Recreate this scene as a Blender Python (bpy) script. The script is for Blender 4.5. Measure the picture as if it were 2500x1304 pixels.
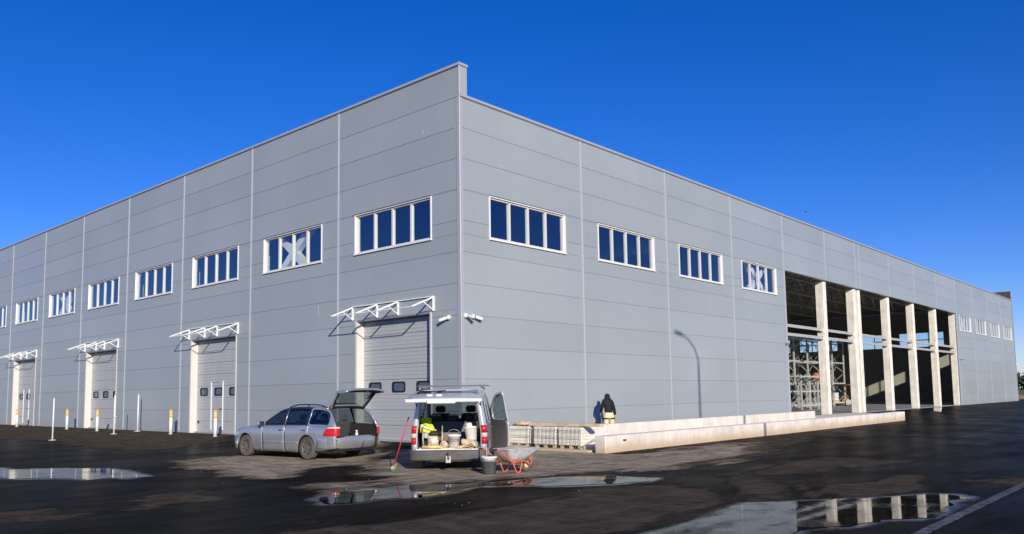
import bpy, bmesh, math, random
import numpy as np
from mathutils import Vector, Matrix, Euler

for o in list(bpy.data.objects):
    bpy.data.objects.remove(o)
scene = bpy.context.scene
COL = scene.collection
R = math.radians
random.seed(7)

# ------------------------------------------------------------------ camera
CAM = Vector((-17.3692, -17.5456, 1.4536))
YAW, PITCH, ROLL = 0.8368, 0.0924, -0.0143
_f = Vector((math.cos(PITCH) * math.sin(YAW), math.cos(PITCH) * math.cos(YAW), math.sin(PITCH)))
_r = Vector((math.cos(YAW), -math.sin(YAW), 0.0))
_u = _r.cross(_f)
_r2 = _r * math.cos(ROLL) + _u * math.sin(ROLL)
_u2 = _u * math.cos(ROLL) - _r * math.sin(ROLL)
cd = bpy.data.cameras.new('camera')
cam = bpy.data.objects.new('camera', cd)
COL.objects.link(cam)
cam.matrix_world = Matrix((
    (_r2.x, _u2.x, -_f.x, CAM.x),
    (_r2.y, _u2.y, -_f.y, CAM.y),
    (_r2.z, _u2.z, -_f.z, CAM.z),
    (0, 0, 0, 1)))
cd.sensor_width = 36.0
cd.lens = 1963.46 / 2500 * 36.0
cd.shift_x = 13.5 / 2500
cd.shift_y = 129.1 / 2500
cd.clip_start = 0.1
cd.clip_end = 6000
scene.camera = cam

# ------------------------------------------------------------------ sky and sun
SUN_EL, SUN_AZ = R(18.0), R(57.0)          # light travels towards azimuth 57 deg (from +X to +Y)
LDIR = Vector((math.cos(SUN_EL) * math.cos(SUN_AZ), math.cos(SUN_EL) * math.sin(SUN_AZ), -math.sin(SUN_EL)))
world = bpy.data.worlds.new('World')
scene.world = world
world.use_nodes = True
nt = world.node_tree
nt.nodes.clear()
out = nt.nodes.new('ShaderNodeOutputWorld')
bg = nt.nodes.new('ShaderNodeBackground')
sky = nt.nodes.new('ShaderNodeTexSky')
sky.sky_type = 'NISHITA'
sky.sun_disc = False
sky.sun_elevation = SUN_EL
sky.sun_rotation = math.atan2(-LDIR.x, -LDIR.y)
sky.altitude = 800
sky.air_density = 1.0
sky.dust_density = 0.0
sky.ozone_density = 4.0
hs = nt.nodes.new('ShaderNodeHueSaturation')
hs.inputs['Hue'].default_value = 0.51
hs.inputs['Saturation'].default_value = 1.30
hs.inputs['Value'].default_value = 1.0
bg.inputs['Strength'].default_value = 0.115
nt.links.new(sky.outputs[0], hs.inputs['Color'])
tint = nt.nodes.new('ShaderNodeMix'); tint.data_type = 'RGBA'; tint.blend_type = 'MULTIPLY'
tint.inputs[0].default_value = 1.0
tint.inputs[7].default_value = (0.95, 0.89, 1.22, 1)
nt.links.new(hs.outputs[0], tint.inputs[6])
nt.links.new(tint.outputs[2], bg.inputs['Color'])
nt.links.new(bg.outputs[0], out.inputs['Surface'])

sd = bpy.data.lights.new('sun', 'SUN')
sun = bpy.data.objects.new('sun', sd)
COL.objects.link(sun)
sun.rotation_euler = LDIR.to_track_quat('-Z', 'Y').to_euler()
sun.location = (-40, -50, 30)
sd.energy = 5.0
sd.angle = R(0.53)
sd.color = (1.0, 0.91, 0.77)

vs = scene.view_settings
vs.view_transform = 'Standard'
vs.look = 'None'
vs.exposure = 0.0
vs.gamma = 1.0
scene.cycles.use_denoising = True
scene.cycles.max_bounces = 8
scene.cycles.transparent_max_bounces = 12
scene.cycles.sample_clamp_indirect = 6.0

# ------------------------------------------------------------------ materials
MATS = {}


def mat(name, color, rough=0.6, metal=0.0, var=0.08, scale=4.0, bump=0.0, bscale=60.0, spec=0.5, coat=0.0, streak=0.0, rvar=0.0, objvar=0.0, dirt=None, dirt_h=0.5, dirt_max=0.85):
    """Procedural principled material: noise-mottled colour, optional bump, vertical streaks, ground-splash dirt."""
    m = bpy.data.materials.new(name)
    m.use_nodes = True
    t = m.node_tree
    p = t.nodes['Principled BSDF']
    p.inputs['Metallic'].default_value = metal
    p.inputs['Roughness'].default_value = rough
    p.inputs['Specular IOR Level'].default_value = spec
    p.inputs['Coat Weight'].default_value = coat
    p.inputs['Coat Roughness'].default_value = 0.06
    geo = t.nodes.new('ShaderNodeNewGeometry')
    n = t.nodes.new('ShaderNodeTexNoise')
    n.inputs['Scale'].default_value = scale
    n.inputs['Detail'].default_value = 5
    t.links.new(geo.outputs['Position'], n.inputs['Vector'])
    mr = t.nodes.new('ShaderNodeMapRange')
    mr.inputs['From Min'].default_value = 0.3
    mr.inputs['From Max'].default_value = 0.7
    mr.inputs['To Min'].default_value = 1 - var
    mr.inputs['To Max'].default_value = 1 + var
    t.links.new(n.outputs['Fac'], mr.inputs['Value'])
    val = mr.outputs[0]
    if objvar:
        oi = t.nodes.new('ShaderNodeObjectInfo')
        m2 = t.nodes.new('ShaderNodeMapRange')
        m2.inputs['To Min'].default_value = 1 - objvar
        m2.inputs['To Max'].default_value = 1 + objvar
        t.links.new(oi.outputs['Random'], m2.inputs['Value'])
        mm = t.nodes.new('ShaderNodeMath'); mm.operation = 'MULTIPLY'
        t.links.new(val, mm.inputs[0]); t.links.new(m2.outputs[0], mm.inputs[1])
        val = mm.outputs[0]
    if streak:
        mp = t.nodes.new('ShaderNodeMapping')
        mp.inputs['Scale'].default_value = (6.0, 6.0, 0.25)
        t.links.new(geo.outputs['Position'], mp.inputs['Vector'])
        n2 = t.nodes.new('ShaderNodeTexNoise')
        n2.inputs['Scale'].default_value = 1.0
        n2.inputs['Detail'].default_value = 4
        t.links.new(mp.outputs[0], n2.inputs['Vector'])
        m3 = t.nodes.new('ShaderNodeMapRange')
        m3.inputs['From Min'].default_value = 0.35
        m3.inputs['From Max'].default_value = 0.75
        m3.inputs['To Min'].default_value = 1 + streak * 0.5
        m3.inputs['To Max'].default_value = 1 - streak
        t.links.new(n2.outputs['Fac'], m3.inputs['Value'])
        mm = t.nodes.new('ShaderNodeMath'); mm.operation = 'MULTIPLY'
        t.links.new(val, mm.inputs[0]); t.links.new(m3.outputs[0], mm.inputs[1])
        val = mm.outputs[0]
    mx = t.nodes.new('ShaderNodeVectorMath'); mx.operation = 'SCALE'
    mx.inputs[0].default_value = color[:3]
    t.links.new(val, mx.inputs['Scale'])
    colout = mx.outputs[0]
    if dirt:
        sep = t.nodes.new('ShaderNodeSeparateXYZ')
        t.links.new(geo.outputs['Position'], sep.inputs[0])
        nd = t.nodes.new('ShaderNodeTexNoise'); nd.inputs['Scale'].default_value = 3.0; nd.inputs['Detail'].default_value = 6
        t.links.new(geo.outputs['Position'], nd.inputs['Vector'])
        ad = t.nodes.new('ShaderNodeMath'); ad.operation = 'MULTIPLY_ADD'
        ad.inputs[1].default_value = -0.7 * dirt_h
        t.links.new(nd.outputs['Fac'], ad.inputs[0]); t.links.new(sep.outputs['Z'], ad.inputs[2])
        md = t.nodes.new('ShaderNodeMapRange'); md.interpolation_type = 'SMOOTHSTEP'
        md.inputs['From Min'].default_value = -0.25 - 0.35 * dirt_h
        md.inputs['From Max'].default_value = -0.25 + dirt_h * 0.65
        md.inputs['To Min'].default_value = dirt_max
        md.inputs['To Max'].default_value = 0.0
        t.links.new(ad.outputs[0], md.inputs['Value'])
        mix = t.nodes.new('ShaderNodeMix'); mix.data_type = 'RGBA'
        mix.inputs[7].default_value = (*dirt, 1)
        t.links.new(md.outputs[0], mix.inputs[0])
        t.links.new(colout, mix.inputs[6])
        colout = mix.outputs[2]
    t.links.new(colout, p.inputs['Base Color'])
    if rvar:
        m4 = t.nodes.new('ShaderNodeMapRange')
        m4.inputs['From Min'].default_value = 0.3
        m4.inputs['From Max'].default_value = 0.7
        m4.inputs['To Min'].default_value = max(0.02, rough - rvar)
        m4.inputs['To Max'].default_value = min(1, rough + rvar)
        t.links.new(n.outputs['Fac'], m4.inputs['Value'])
        t.links.new(m4.outputs[0], p.inputs['Roughness'])
    if bump:
        nb = t.nodes.new('ShaderNodeTexNoise')
        nb.inputs['Scale'].default_value = bscale
        nb.inputs['Detail'].default_value = 6
        t.links.new(geo.outputs['Position'], nb.inputs['Vector'])
        b = t.nodes.new('ShaderNodeBump')
        b.inputs['Strength'].default_value = bump
        b.inputs['Distance'].default_value = 0.02
        t.links.new(nb.outputs['Fac'], b.inputs['Height'])
        t.links.new(b.outputs[0], p.inputs['Normal'])
    MATS[name] = m
    return m


def glass(name, tint, refl, fac, rough=0.02):
    """Thin pane: sees through with a tint, reflects like coated glass, lets sunlight through."""
    m = bpy.data.materials.new(name)
    m.use_nodes = True
    t = m.node_tree
    t.nodes.clear()
    o = t.nodes.new('ShaderNodeOutputMaterial')
    tr = t.nodes.new('ShaderNodeBsdfTransparent')
    tr.inputs[0].default_value = (*tint, 1)
    gl = t.nodes.new('ShaderNodeBsdfGlossy')
    gl.inputs['Color'].default_value = (*refl, 1)
    gl.inputs['Roughness'].default_value = rough
    geo = t.nodes.new('ShaderNodeNewGeometry')
    n = t.nodes.new('ShaderNodeTexNoise')
    n.inputs['Scale'].default_value = 0.9
    n.inputs['Detail'].default_value = 2
    t.links.new(geo.outputs['Position'], n.inputs['Vector'])
    b = t.nodes.new('ShaderNodeBump')
    b.inputs['Strength'].default_value = 0.05
    b.inputs['Distance'].default_value = 0.1
    t.links.new(n.outputs['Fac'], b.inputs['Height'])
    t.links.new(b.outputs[0], gl.inputs['Normal'])
    lw = t.nodes.new('ShaderNodeLayerWeight')
    lw.inputs['Blend'].default_value = 0.5
    pw = t.nodes.new('ShaderNodeMath'); pw.operation = 'POWER'
    pw.inputs[1].default_value = 4.0
    t.links.new(lw.outputs['Facing'], pw.inputs[0])
    mr = t.nodes.new('ShaderNodeMapRange')
    mr.inputs['To Min'].default_value = fac
    mr.inputs['To Max'].default_value = 0.95
    t.links.new(pw.outputs[0], mr.inputs['Value'])
    mx = t.nodes.new('ShaderNodeMixShader')
    t.links.new(mr.outputs[0], mx.inputs[0])
    t.links.new(tr.outputs[0], mx.inputs[1])
    t.links.new(gl.outputs[0], mx.inputs[2])
    t.links.new(mx.outputs[0], o.inputs['Surface'])
    MATS[name] = m
    return m


# ------------------------------------------------------------------ mesh building
class MB:
    """Collects vertices and faces; build() links them as ONE mesh object."""

    def __init__(s):
        s.v, s.f, s.sm = [], [], []

    def add(s, vs_, fs, smooth=False):
        b = len(s.v)
        s.v += [tuple(map(float, p)) for p in vs_]
        s.f += [tuple(b + i for i in q) for q in fs]
        s.sm += [smooth] * len(fs)
        return s

    def box(s, x0, y0, z0, x1, y1, z1):
        return s.add([(x0, y0, z0), (x1, y0, z0), (x1, y1, z0), (x0, y1, z0), (x0, y0, z1), (x1, y0, z1), (x1, y1, z1), (x0, y1, z1)],
                     [(0, 3, 2, 1), (4, 5, 6, 7), (0, 1, 5, 4), (1, 2, 6, 5), (2, 3, 7, 6), (3, 0, 4, 7)])

    def cbox(s, c, d, M=None, ch=0.0):
        """box centre c, dims d, optional rotation matrix, chamfer ch on all edges"""
        hx, hy, hz = d[0] / 2, d[1] / 2, d[2] / 2
        if ch <= 0:
            pts = [Vector((sx * hx, sy * hy, sz * hz)) for sz in (-1, 1) for sx, sy in ((-1, -1), (1, -1), (1, 1), (-1, 1))]
            fs = [(0, 3, 2, 1), (4, 5, 6, 7), (0, 1, 5, 4), (1, 2, 6, 5), (2, 3, 7, 6), (3, 0, 4, 7)]
        else:
            ch = min(ch, hx * .9, hy * .9, hz * .9)
            bm = bmesh.new()
            for sx in (-1, 1):
                for sy in (-1, 1):
                    for sz in (-1, 1):
                        bm.verts.new((sx * (hx - ch), sy * (hy - ch), sz * hz))
                        bm.verts.new((sx * (hx - ch), sy * hy, sz * (hz - ch)))
                        bm.verts.new((sx * hx, sy * (hy - ch), sz * (hz - ch)))
            bmesh.ops.convex_hull(bm, input=bm.verts)
            bm.verts.index_update()
            pts = [v.co.copy() for v in bm.verts]
            fs = [tuple(v.index for v in f.verts) for f in bm.faces]
            bm.free()
        if M is not None:
            pts = [M @ p for p in pts]
        c = Vector(c)
        return s.add([p + c for p in pts], fs)

    def beam(s, a, b, w, h=None, up=(0, 0, 1)):
        h = h or w
        a, b = Vector(a), Vector(b)
        d = (b - a)
        L = d.length
        d.normalize()
        up = Vector(up)
        if abs(d.dot(up)) > 0.98:
            up = Vector((1, 0, 0))
        sx = d.cross(up).normalized()
        sz = sx.cross(d).normalized()
        pts = []
        for p in (a, b):
            for i, j in ((-1, -1), (1, -1), (1, 1), (-1, 1)):
                pts.append(p + sx * (i * w / 2) + sz * (j * h / 2))
        return s.add(pts, [(0, 1, 2, 3), (7, 6, 5, 4), (0, 4, 5, 1), (1, 5, 6, 2), (2, 6, 7, 3), (3, 7, 4, 0)])

    def tube(s, pts, r, n=8, cap=True, smooth=True):
        """tube along a polyline; r is a number or one per point"""
        pts = [Vector(p) for p in pts]
        rs = r if isinstance(r, (list, tuple)) else [r] * len(pts)
        rings = []
        prev = None
        for i, p in enumerate(pts):
            if i == 0:
                d = pts[1] - pts[0]
            elif i == len(pts) - 1:
                d = pts[-1] - pts[-2]
            else:
                d = (pts[i + 1] - p).normalized() + (p - pts[i - 1]).normalized()
            d.normalize()
            if prev is None:
                a = Vector((0, 0, 1)) if abs(d.z) < 0.9 else Vector((1, 0, 0))
                x = d.cross(a).normalized()
            else:
                x = (prev - d * prev.dot(d)).normalized()
            prev = x
            y = d.cross(x)
            rings.append([p + (x * math.cos(2 * math.pi * k / n) + y * math.sin(2 * math.pi * k / n)) * rs[i] for k in range(n)])
        return s.loft(rings, cap=cap, smooth=smooth)

    def loft(s, rings, closed=True, cap=True, smooth=True):
        n = len(rings[0])
        b = len(s.v)
        for q in rings:
            s.v += [tuple(map(float, p)) for p in q]
        for i in range(len(rings) - 1):
            for k in range(n if closed else n - 1):
                k2 = (k + 1) % n
                s.f.append((b + i * n + k, b + i * n + k2, b + (i + 1) * n + k2, b + (i + 1) * n + k))
                s.sm.append(smooth)
        if cap and closed:
            s.f.append(tuple(b + k for k in reversed(range(n))))
            s.f.append(tuple(b + (len(rings) - 1) * n + k for k in range(n)))
            s.sm += [False, False]
        return s

    def lathe(s, prof, c=(0, 0, 0), axis='z', n=20, smooth=True, cap=True):
        """prof: list of (radius, height) revolved about an axis through c"""
        rings = []
        for r, h in prof:
            ring = []
            for k in range(n):
                a = 2 * math.pi * k / n
                p = (r * math.cos(a), r * math.sin(a), h)
                if axis == 'x':
                    p = (h, r * math.cos(a), r * math.sin(a))
                elif axis == 'y':
                    p = (r * math.sin(a), h, r * math.cos(a))
                ring.append((c[0] + p[0], c[1] + p[1], c[2] + p[2]))
            rings.append(ring)
        return s.loft(rings, cap=cap, smooth=smooth)

    def prism(s, poly, h0, h1, plane='xy'):
        """extrude a 2-D polygon; plane xy -> along z, xz -> along y, yz -> along x"""
        def P(a, b, h):
            return {'xy': (a, b, h), 'xz': (a, h, b), 'yz': (h, a, b)}[plane]
        n = len(poly)
        pts = [P(a, b, h0) for a, b in poly] + [P(a, b, h1) for a, b in poly]
        fs = [tuple(reversed(range(n))), tuple(range(n, 2 * n))]
        fs += [(i, (i + 1) % n, n + (i + 1) % n, n + i) for i in range(n)]
        return s.add(pts, fs)

    def grid(s, fn, nu, nv, smooth=True, keep=None):
        b = len(s.v)
        for i in range(nu + 1):
            for j in range(nv + 1):
                s.v.append(tuple(map(float, fn(i / nu, j / nv))))
        for i in range(nu):
            for j in range(nv):
                if keep and not keep((i + .5) / nu, (j + .5) / nv):
                    continue
                a = b + i * (nv + 1) + j
                s.f.append((a, a + nv + 1, a + nv + 2, a + 1))
                s.sm.append(smooth)
        return s

    def xf(s, M):
        s.v = [tuple(M @ Vector(p)) for p in s.v]
        return s

    def mesh(s, name, material, recalc=True):
        me = bpy.data.meshes.new(name)
        me.from_pydata(s.v, [], s.f)
        if recalc:
            bm = bmesh.new()
            bm.from_mesh(me)
            bmesh.ops.recalc_face_normals(bm, faces=bm.faces)
            bm.to_mesh(me)
            bm.free()
        if len(me.polygons) == len(s.sm):
            me.polygons.foreach_set('use_smooth', s.sm)
        if material:
            me.materials.append(MATS[material])
        me.update()
        return me

    def build(s, name, material, parent=None, recalc=True, bevel=0.0):
        o = bpy.data.objects.new(name, s.mesh(name, material, recalc))
        COL.objects.link(o)
        if parent:
            o.parent = parent
        if bevel:
            md = o.modifiers.new('bevel', 'BEVEL')
            md.width = bevel
            md.segments = 2
            md.limit_method = 'ANGLE'
        return o


def tag(o, label=None, cat=None, group=None, kind=None):
    if label: o['label'] = label
    if cat: o['category'] = cat
    if group: o['group'] = group
    if kind: o['kind'] = kind
    return o


def thing(name, label, cat, loc=(0, 0, 0), rotz=0.0, group=None):
    o = bpy.data.objects.new(name, None)
    o.empty_display_size = 0.2
    COL.objects.link(o)
    o.location = loc
    o.rotation_euler = (0, 0, rotz)
    return tag(o, label, cat, group)


def copy_tree(o, parent=None):
    c = o.copy()
    COL.objects.link(c)
    c.parent = parent
    for ch in o.children:
        copy_tree(ch, c)
    return c


def rects_minus(a0, a1, z0, z1, holes):
    """split the rectangle [a0,a1]x[z0,z1] minus rectangular holes into rectangles"""
    av = sorted({a0, a1, *[min(max(h[k], a0), a1) for h in holes for k in (0, 1)]})
    zv = sorted({z0, z1, *[min(max(h[k], z0), z1) for h in holes for k in (2, 3)]})
    res = []
    for j in range(len(zv) - 1):
        run = None
        for i in range(len(av) - 1):
            ca, cz = (av[i] + av[i + 1]) / 2, (zv[j] + zv[j + 1]) / 2
            solid = not any(h[0] < ca < h[1] and h[2] < cz < h[3] for h in holes)
            if solid:
                run = [av[i], av[i + 1]] if run is None else [run[0], av[i + 1]]
            if (not solid or i == len(av) - 2) and run:
                res.append((run[0], run[1], zv[j], zv[j + 1]))
                run = None
    # merge vertically
    merged = True
    while merged:
        merged = False
        for i in range(len(res)):
            for j in range(len(res)):
                if i != j and abs(res[i][0] - res[j][0]) < 1e-6 and abs(res[i][1] - res[j][1]) < 1e-6 and abs(res[i][3] - res[j][2]) < 1e-6:
                    res[i] = (res[i][0], res[i][1], res[i][2], res[j][3])
                    res.pop(j)
                    merged = True
                    break
            if merged:
                break
    return res


# palette
mat('panel_grey', (0.326, 0.362, 0.385), 0.36, 0.0, var=0.055, scale=0.22, streak=0.018, objvar=0.035, rvar=0.07, bump=0.05, bscale=0.9, dirt=(0.27, 0.27, 0.26), dirt_h=0.9, dirt_max=0.35)
mat('flashing', (0.40, 0.42, 0.46), 0.4, 0.1, var=0.03)
mat('flashing_light', (0.54, 0.55, 0.57), 0.4, 0.1, var=0.03)
mat('flashing_dark', (0.26, 0.27, 0.30), 0.4, 0.2, var=0.04)
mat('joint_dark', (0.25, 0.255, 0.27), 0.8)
mat('white_paint', (0.80, 0.80, 0.78), 0.4, var=0.03)
mat('white_frame', (0.66, 0.64, 0.60), 0.4, var=0.03)
mat('door_grey', (0.44, 0.45, 0.46), 0.38, 0.1, var=0.03, scale=1.0, streak=0.03)
mat('black_rubber', (0.015, 0.015, 0.016), 0.6)
mat('concrete', (0.82, 0.77, 0.67), 0.85, var=0.14, scale=2.2, bump=0.35, bscale=25, streak=0.12, dirt=(0.50, 0.40, 0.27), dirt_h=0.5, dirt_max=0.6)
mat('concrete_wall', (0.74, 0.68, 0.60), 0.85, var=0.13, scale=2.0, bump=0.4, bscale=25, streak=0.06, dirt=(0.50, 0.36, 0.20), dirt_h=0.42)
mat('floor_concrete', (0.34, 0.34, 0.33), 0.6, var=0.12, scale=0.8)
mat('interior_wall', (0.50, 0.49, 0.42), 0.8, var=0.05)
mat('deck', (0.34, 0.33, 0.30), 0.6, var=0.1)
mat('steel_grey', (0.50, 0.50, 0.47), 0.45, 0.4, var=0.08)
mat('steel_dark', (0.10, 0.10, 0.10), 0.5, 0.4)
mat('galv', (0.58, 0.57, 0.54), 0.45, 0.35, var=0.15, scale=9)
glass('window_glass', (0.95, 1.0, 0.97), (0.66, 0.82, 1.0), 0.23)
glass('car_glass', (0.30, 0.36, 0.36), (0.8, 0.85, 0.9), 0.10)
glass('door_glass', (0.25, 0.33, 0.42), (0.45, 0.58, 0.90), 0.30)
# ================================================================== the warehouse
E0 = 0.316                     # first bay axis measured from the corner
BAY = 6.0
HP = 0.9917                    # panel height
ROWS = [-0.12] + [0.953 + HP * k for k in range(12)]   # seam heights
XL = 84.54                     # front length
YD = 60.95                     # depth
Z_FRONT, Z_SIDE = 10.85, 11.865
SEAM_Y = [E0 + BAY * i for i in range(1, 9)]
SEAM_X = [6.316, 12.316, 18.316, 24.316, 30.316, 35.49, 36.23, 42.23, 48.23, 54.23, 60.23, 66.23, 72.23, 78.23]
WZ0, WZ1 = 6.475, 7.86
WIN_Y = [(1.34 + BAY * i, 5.30 + BAY * i) for i in range(8)]
WIN_X = [(1.34 + BAY * i, 5.28 + BAY * i) for i in range(4)] + [(61.27 + BAY * i, 65.2 + BAY * i) for i in range(4)]
DOOR_Y = [(1.36, 5.28), (13.36, 17.36), (25.3, 29.4), (37.3, 41.4)]
DOOR_H = 4.11
OPEN_X = (24.42, 60.10)
OPEN_Z = ROWS[8]

wh = thing('warehouse', 'large warehouse clad in grey horizontal panels with a strip of windows', 'warehouse')

# ---- cladding panels, each its own piece, with recessed joints
GAP = 0.0045


def wall_panels(side, seams, end0, end1, z_top, holes, nbays):
    edges = [end0] + seams
    if end1 > edges[-1] + .01:
        edges.append(end1)
    edges = edges[:nbays + 1]
    for b in range(len(edges) - 1):
        a0, a1 = edges[b], edges[b + 1]
        if a1 - a0 < 0.3:
            continue
        for j in range(len(ROWS)):
            z0 = ROWS[j]
            z1 = min(ROWS[j + 1] if j + 1 < len(ROWS) else 99, z_top)
            if z0 >= z_top - 0.05:
                break
            pcs = rects_minus(a0 + 0.01, a1 - 0.01, z0 + GAP, z1 - GAP, holes)
            if not pcs:
                continue
            for (p0, p1, q0, q1) in pcs:
                if p1 - p0 < 0.02 or q1 - q0 < 0.02:
                    continue
                c = 0.004   # folded edge
                if side == 'left':
                    pts = [(0, p0 + c, q0 + c), (0, p1 - c, q0 + c), (0, p1 - c, q1 - c), (0, p0 + c, q1 - c),
                           (0.012, p0, q0), (0.012, p1, q0), (0.012, p1, q1), (0.012, p0, q1)]
                else:
                    pts = [(p0 + c, 0, q0 + c), (p1 - c, 0, q0 + c), (p1 - c, 0, q1 - c), (p0 + c, 0, q1 - c),
                           (p0, 0.012, q0), (p1, 0.012, q0), (p1, 0.012, q1), (p0, 0.012, q1)]
                MB().add(pts, [(0, 1, 2, 3), (0, 4, 5, 1), (1, 5, 6, 2), (2, 6, 7, 3), (3, 7, 4, 0), (7, 6, 5, 4)]).build('panel', 'panel_grey', wh)


holes_left = [(y0, y1, WZ0, WZ1) for y0, y1 in WIN_Y] + [(y0, y1, -1, DOOR_H) for y0, y1 in DOOR_Y]
holes_front = [(x0, x1, WZ0, WZ1) for x0, x1 in WIN_X] + [(OPEN_X[0], OPEN_X[1], -1, OPEN_Z)]
wall_panels('left', SEAM_Y, 0.05, SEAM_Y[-1], Z_SIDE, holes_left, 8)
wall_panels('front', SEAM_X, 0.05, XL - 0.05, Z_FRONT, holes_front, 20)

# ---- liner behind the panels (keeps light out of the joints)
m = MB()
for p0, p1, q0, q1 in rects_minus(0.03, YD, -0.3, Z_SIDE, holes_left):
    m.box(0.013, p0, q0, 0.17, p1, q1)
m.build('side_wall_core', 'joint_dark', wh)
m = MB()
for p0, p1, q0, q1 in rects_minus(0.171, XL - 0.17, -0.3, Z_FRONT, holes_front):
    m.box(p0, 0.013, q0, p1, 0.17, q1)
m.build('front_wall_core', 'joint_dark', wh)
MB().box(0.0, SEAM_Y[-1] + 0.02, -0.1, 0.029, YD, Z_SIDE).build('far_side_cladding', 'panel_grey', wh)
# inner lining sheets (pale inside faces)
m = MB()
for p0, p1, q0, q1 in rects_minus(0.2, YD - .2, 0, 10.6, holes_left):
    m.box(0.171, p0, q0, 0.185, p1, q1)
m.build('inner_lining', 'interior_wall', wh)
m = MB()
for p0, p1, q0, q1 in rects_minus(0.2, XL - .2, 0, 10.6, holes_front):
    m.box(p0, 0.171, q0, p1, 0.185, q1)
m.build('inner_lining', 'interior_wall', wh)
# end wall with its own windows, back wall
END_WIN = [(6.85 + 6.0 * i, 11.7 + 6.0 * i, 6.2, 7.95) for i in range(8)]
m = MB()
for p0, p1, q0, q1 in rects_minus(0.0, YD, -0.1, Z_SIDE, END_WIN):
    m.box(XL - 0.17, p0, q0, XL, p1, q1)
m.build('end_wall', 'panel_grey', wh)
m = MB()
for p0, p1, q0, q1 in rects_minus(0.2, YD - 0.2, 0.0, 10.6, END_WIN):
    m.box(XL - 0.19, p0, q0, XL - 0.171, p1, q1)
m.build('inner_lining', 'interior_wall', wh)
BACK_WIN = [(1.34 + BAY * i, 5.3 + BAY * i, WZ0, WZ1) for i in range(13)]
m = MB()
for p0, p1, q0, q1 in rects_minus(0.171, XL - 0.171, -0.1, 10.85, BACK_WIN):
    m.box(p0, YD - 0.17, q0, p1, YD, q1)
m.build('back_wall', 'interior_wall', wh)

# ---- vertical joint covers, base trim, corner trim, copings
for y in SEAM_Y:
    for z0, z1 in ((0.0, Z_SIDE - 0.01),):
        MB().box(-0.016, y - 0.045, z0, 0.03, y + 0.045, z1).build('joint_cover', 'flashing', wh)
        MB().box(-0.024, y - 0.015, z0, -0.016, y + 0.015, z1).build('joint_bead', 'flashing_light', wh)
for x in SEAM_X:
    z0 = OPEN_Z + 0.02 if OPEN_X[0] < x < OPEN_X[1] else 0.0
    MB().box(x - 0.045, -0.016, z0, x + 0.045, 0.03, Z_FRONT - 0.01).build('joint_cover', 'flashing', wh)
    MB().box(x - 0.015, -0.024, z0, x + 0.015, -0.016, Z_FRONT - 0.01).build('joint_bead', 'flashing_light', wh)
m = MB()
m.prism([(-0.02, -0.02), (0.12, -0.02), (0.12, -0.002), (-0.002, -0.002), (-0.002, 0.12), (-0.02, 0.12)], -0.1, Z_FRONT)
m.build('corner_trim', 'flashing', wh)
MB().tube([(-0.022, -0.022, -0.05), (-0.022, -0.022, 11.9)], 0.014, 8).build('corner_bead', 'white_frame', wh)
MB().box(XL - 0.1, -0.02, -0.1, XL + 0.02, -0.002, Z_FRONT).build('corner_trim', 'flashing', wh)
# side parapet end (returns round the corner above the lower front coping)
MB().box(-0.018, -0.018, Z_FRONT + 0.11, 0.33, 0.0305, Z_SIDE).build('parapet_end', 'flashing', wh)
MB().box(0.0305, 0.031, Z_FRONT, 0.329, YD, Z_SIDE - 0.01).build('parapet', 'flashing_dark', wh)
m = MB().box(-0.05, -0.05, Z_SIDE + 0.012, 0.36, YD, Z_SIDE + 0.10)
m.build('side_coping', 'flashing', wh, bevel=0.006)
MB().box(-0.02, -0.02, Z_SIDE - 0.012, 0.33, YD - 0.1, Z_SIDE + 0.012).build('coping_shadow_strip', 'joint_dark', wh)  # solid dark strip, painted in as the shadow line below the coping
m = MB().box(0.016, -0.05, Z_FRONT + 0.012, XL + 0.02, 0.30, Z_FRONT + 0.10)
m.build('front_coping', 'flashing', wh, bevel=0.006)
MB().box(0.02, -0.02, Z_FRONT - 0.012, XL - 0.02, 0.25, Z_FRONT + 0.012).build('coping_shadow_strip', 'joint_dark', wh)  # same painted shadow line below the front coping
MB().box(XL - 0.33, 0.0, Z_FRONT + 0.10, XL + 0.018, YD, Z_SIDE).build('end_parapet', 'steel_dark', wh)  # near-black colour stands in for the shade on its inner face
MB().box(XL - 0.36, -0.05, Z_SIDE, XL + 0.04, YD, Z_SIDE + 0.09).build('end_coping', 'flashing', wh)
MB().box(XL - 0.33, -0.05, Z_FRONT + 0.10, XL + 0.02, -0.002, Z_SIDE).build('parapet_end', 'flashing', wh)
# edge trims of the open bays
MB().box(OPEN_X[0] - 0.09, -0.018, -0.1, OPEN_X[0], 0.19, OPEN_Z).build('opening_trim', 'flashing', wh)
MB().box(OPEN_X[0], -0.014, OPEN_Z - 0.02, OPEN_X[1], 0.19, OPEN_Z).build('lintel_trim', 'flashing_dark', wh)
# roof deck
MB().box(0.33, 0.3, 10.40, XL - 0.33, YD - 0.1, 10.55).build('roof_deck', 'deck', wh)
MB().box(0.19, 0.19, -0.2, XL - 0.2, YD - 0.2, 0.0).build('hall_floor', 'floor_concrete', wh)


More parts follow.
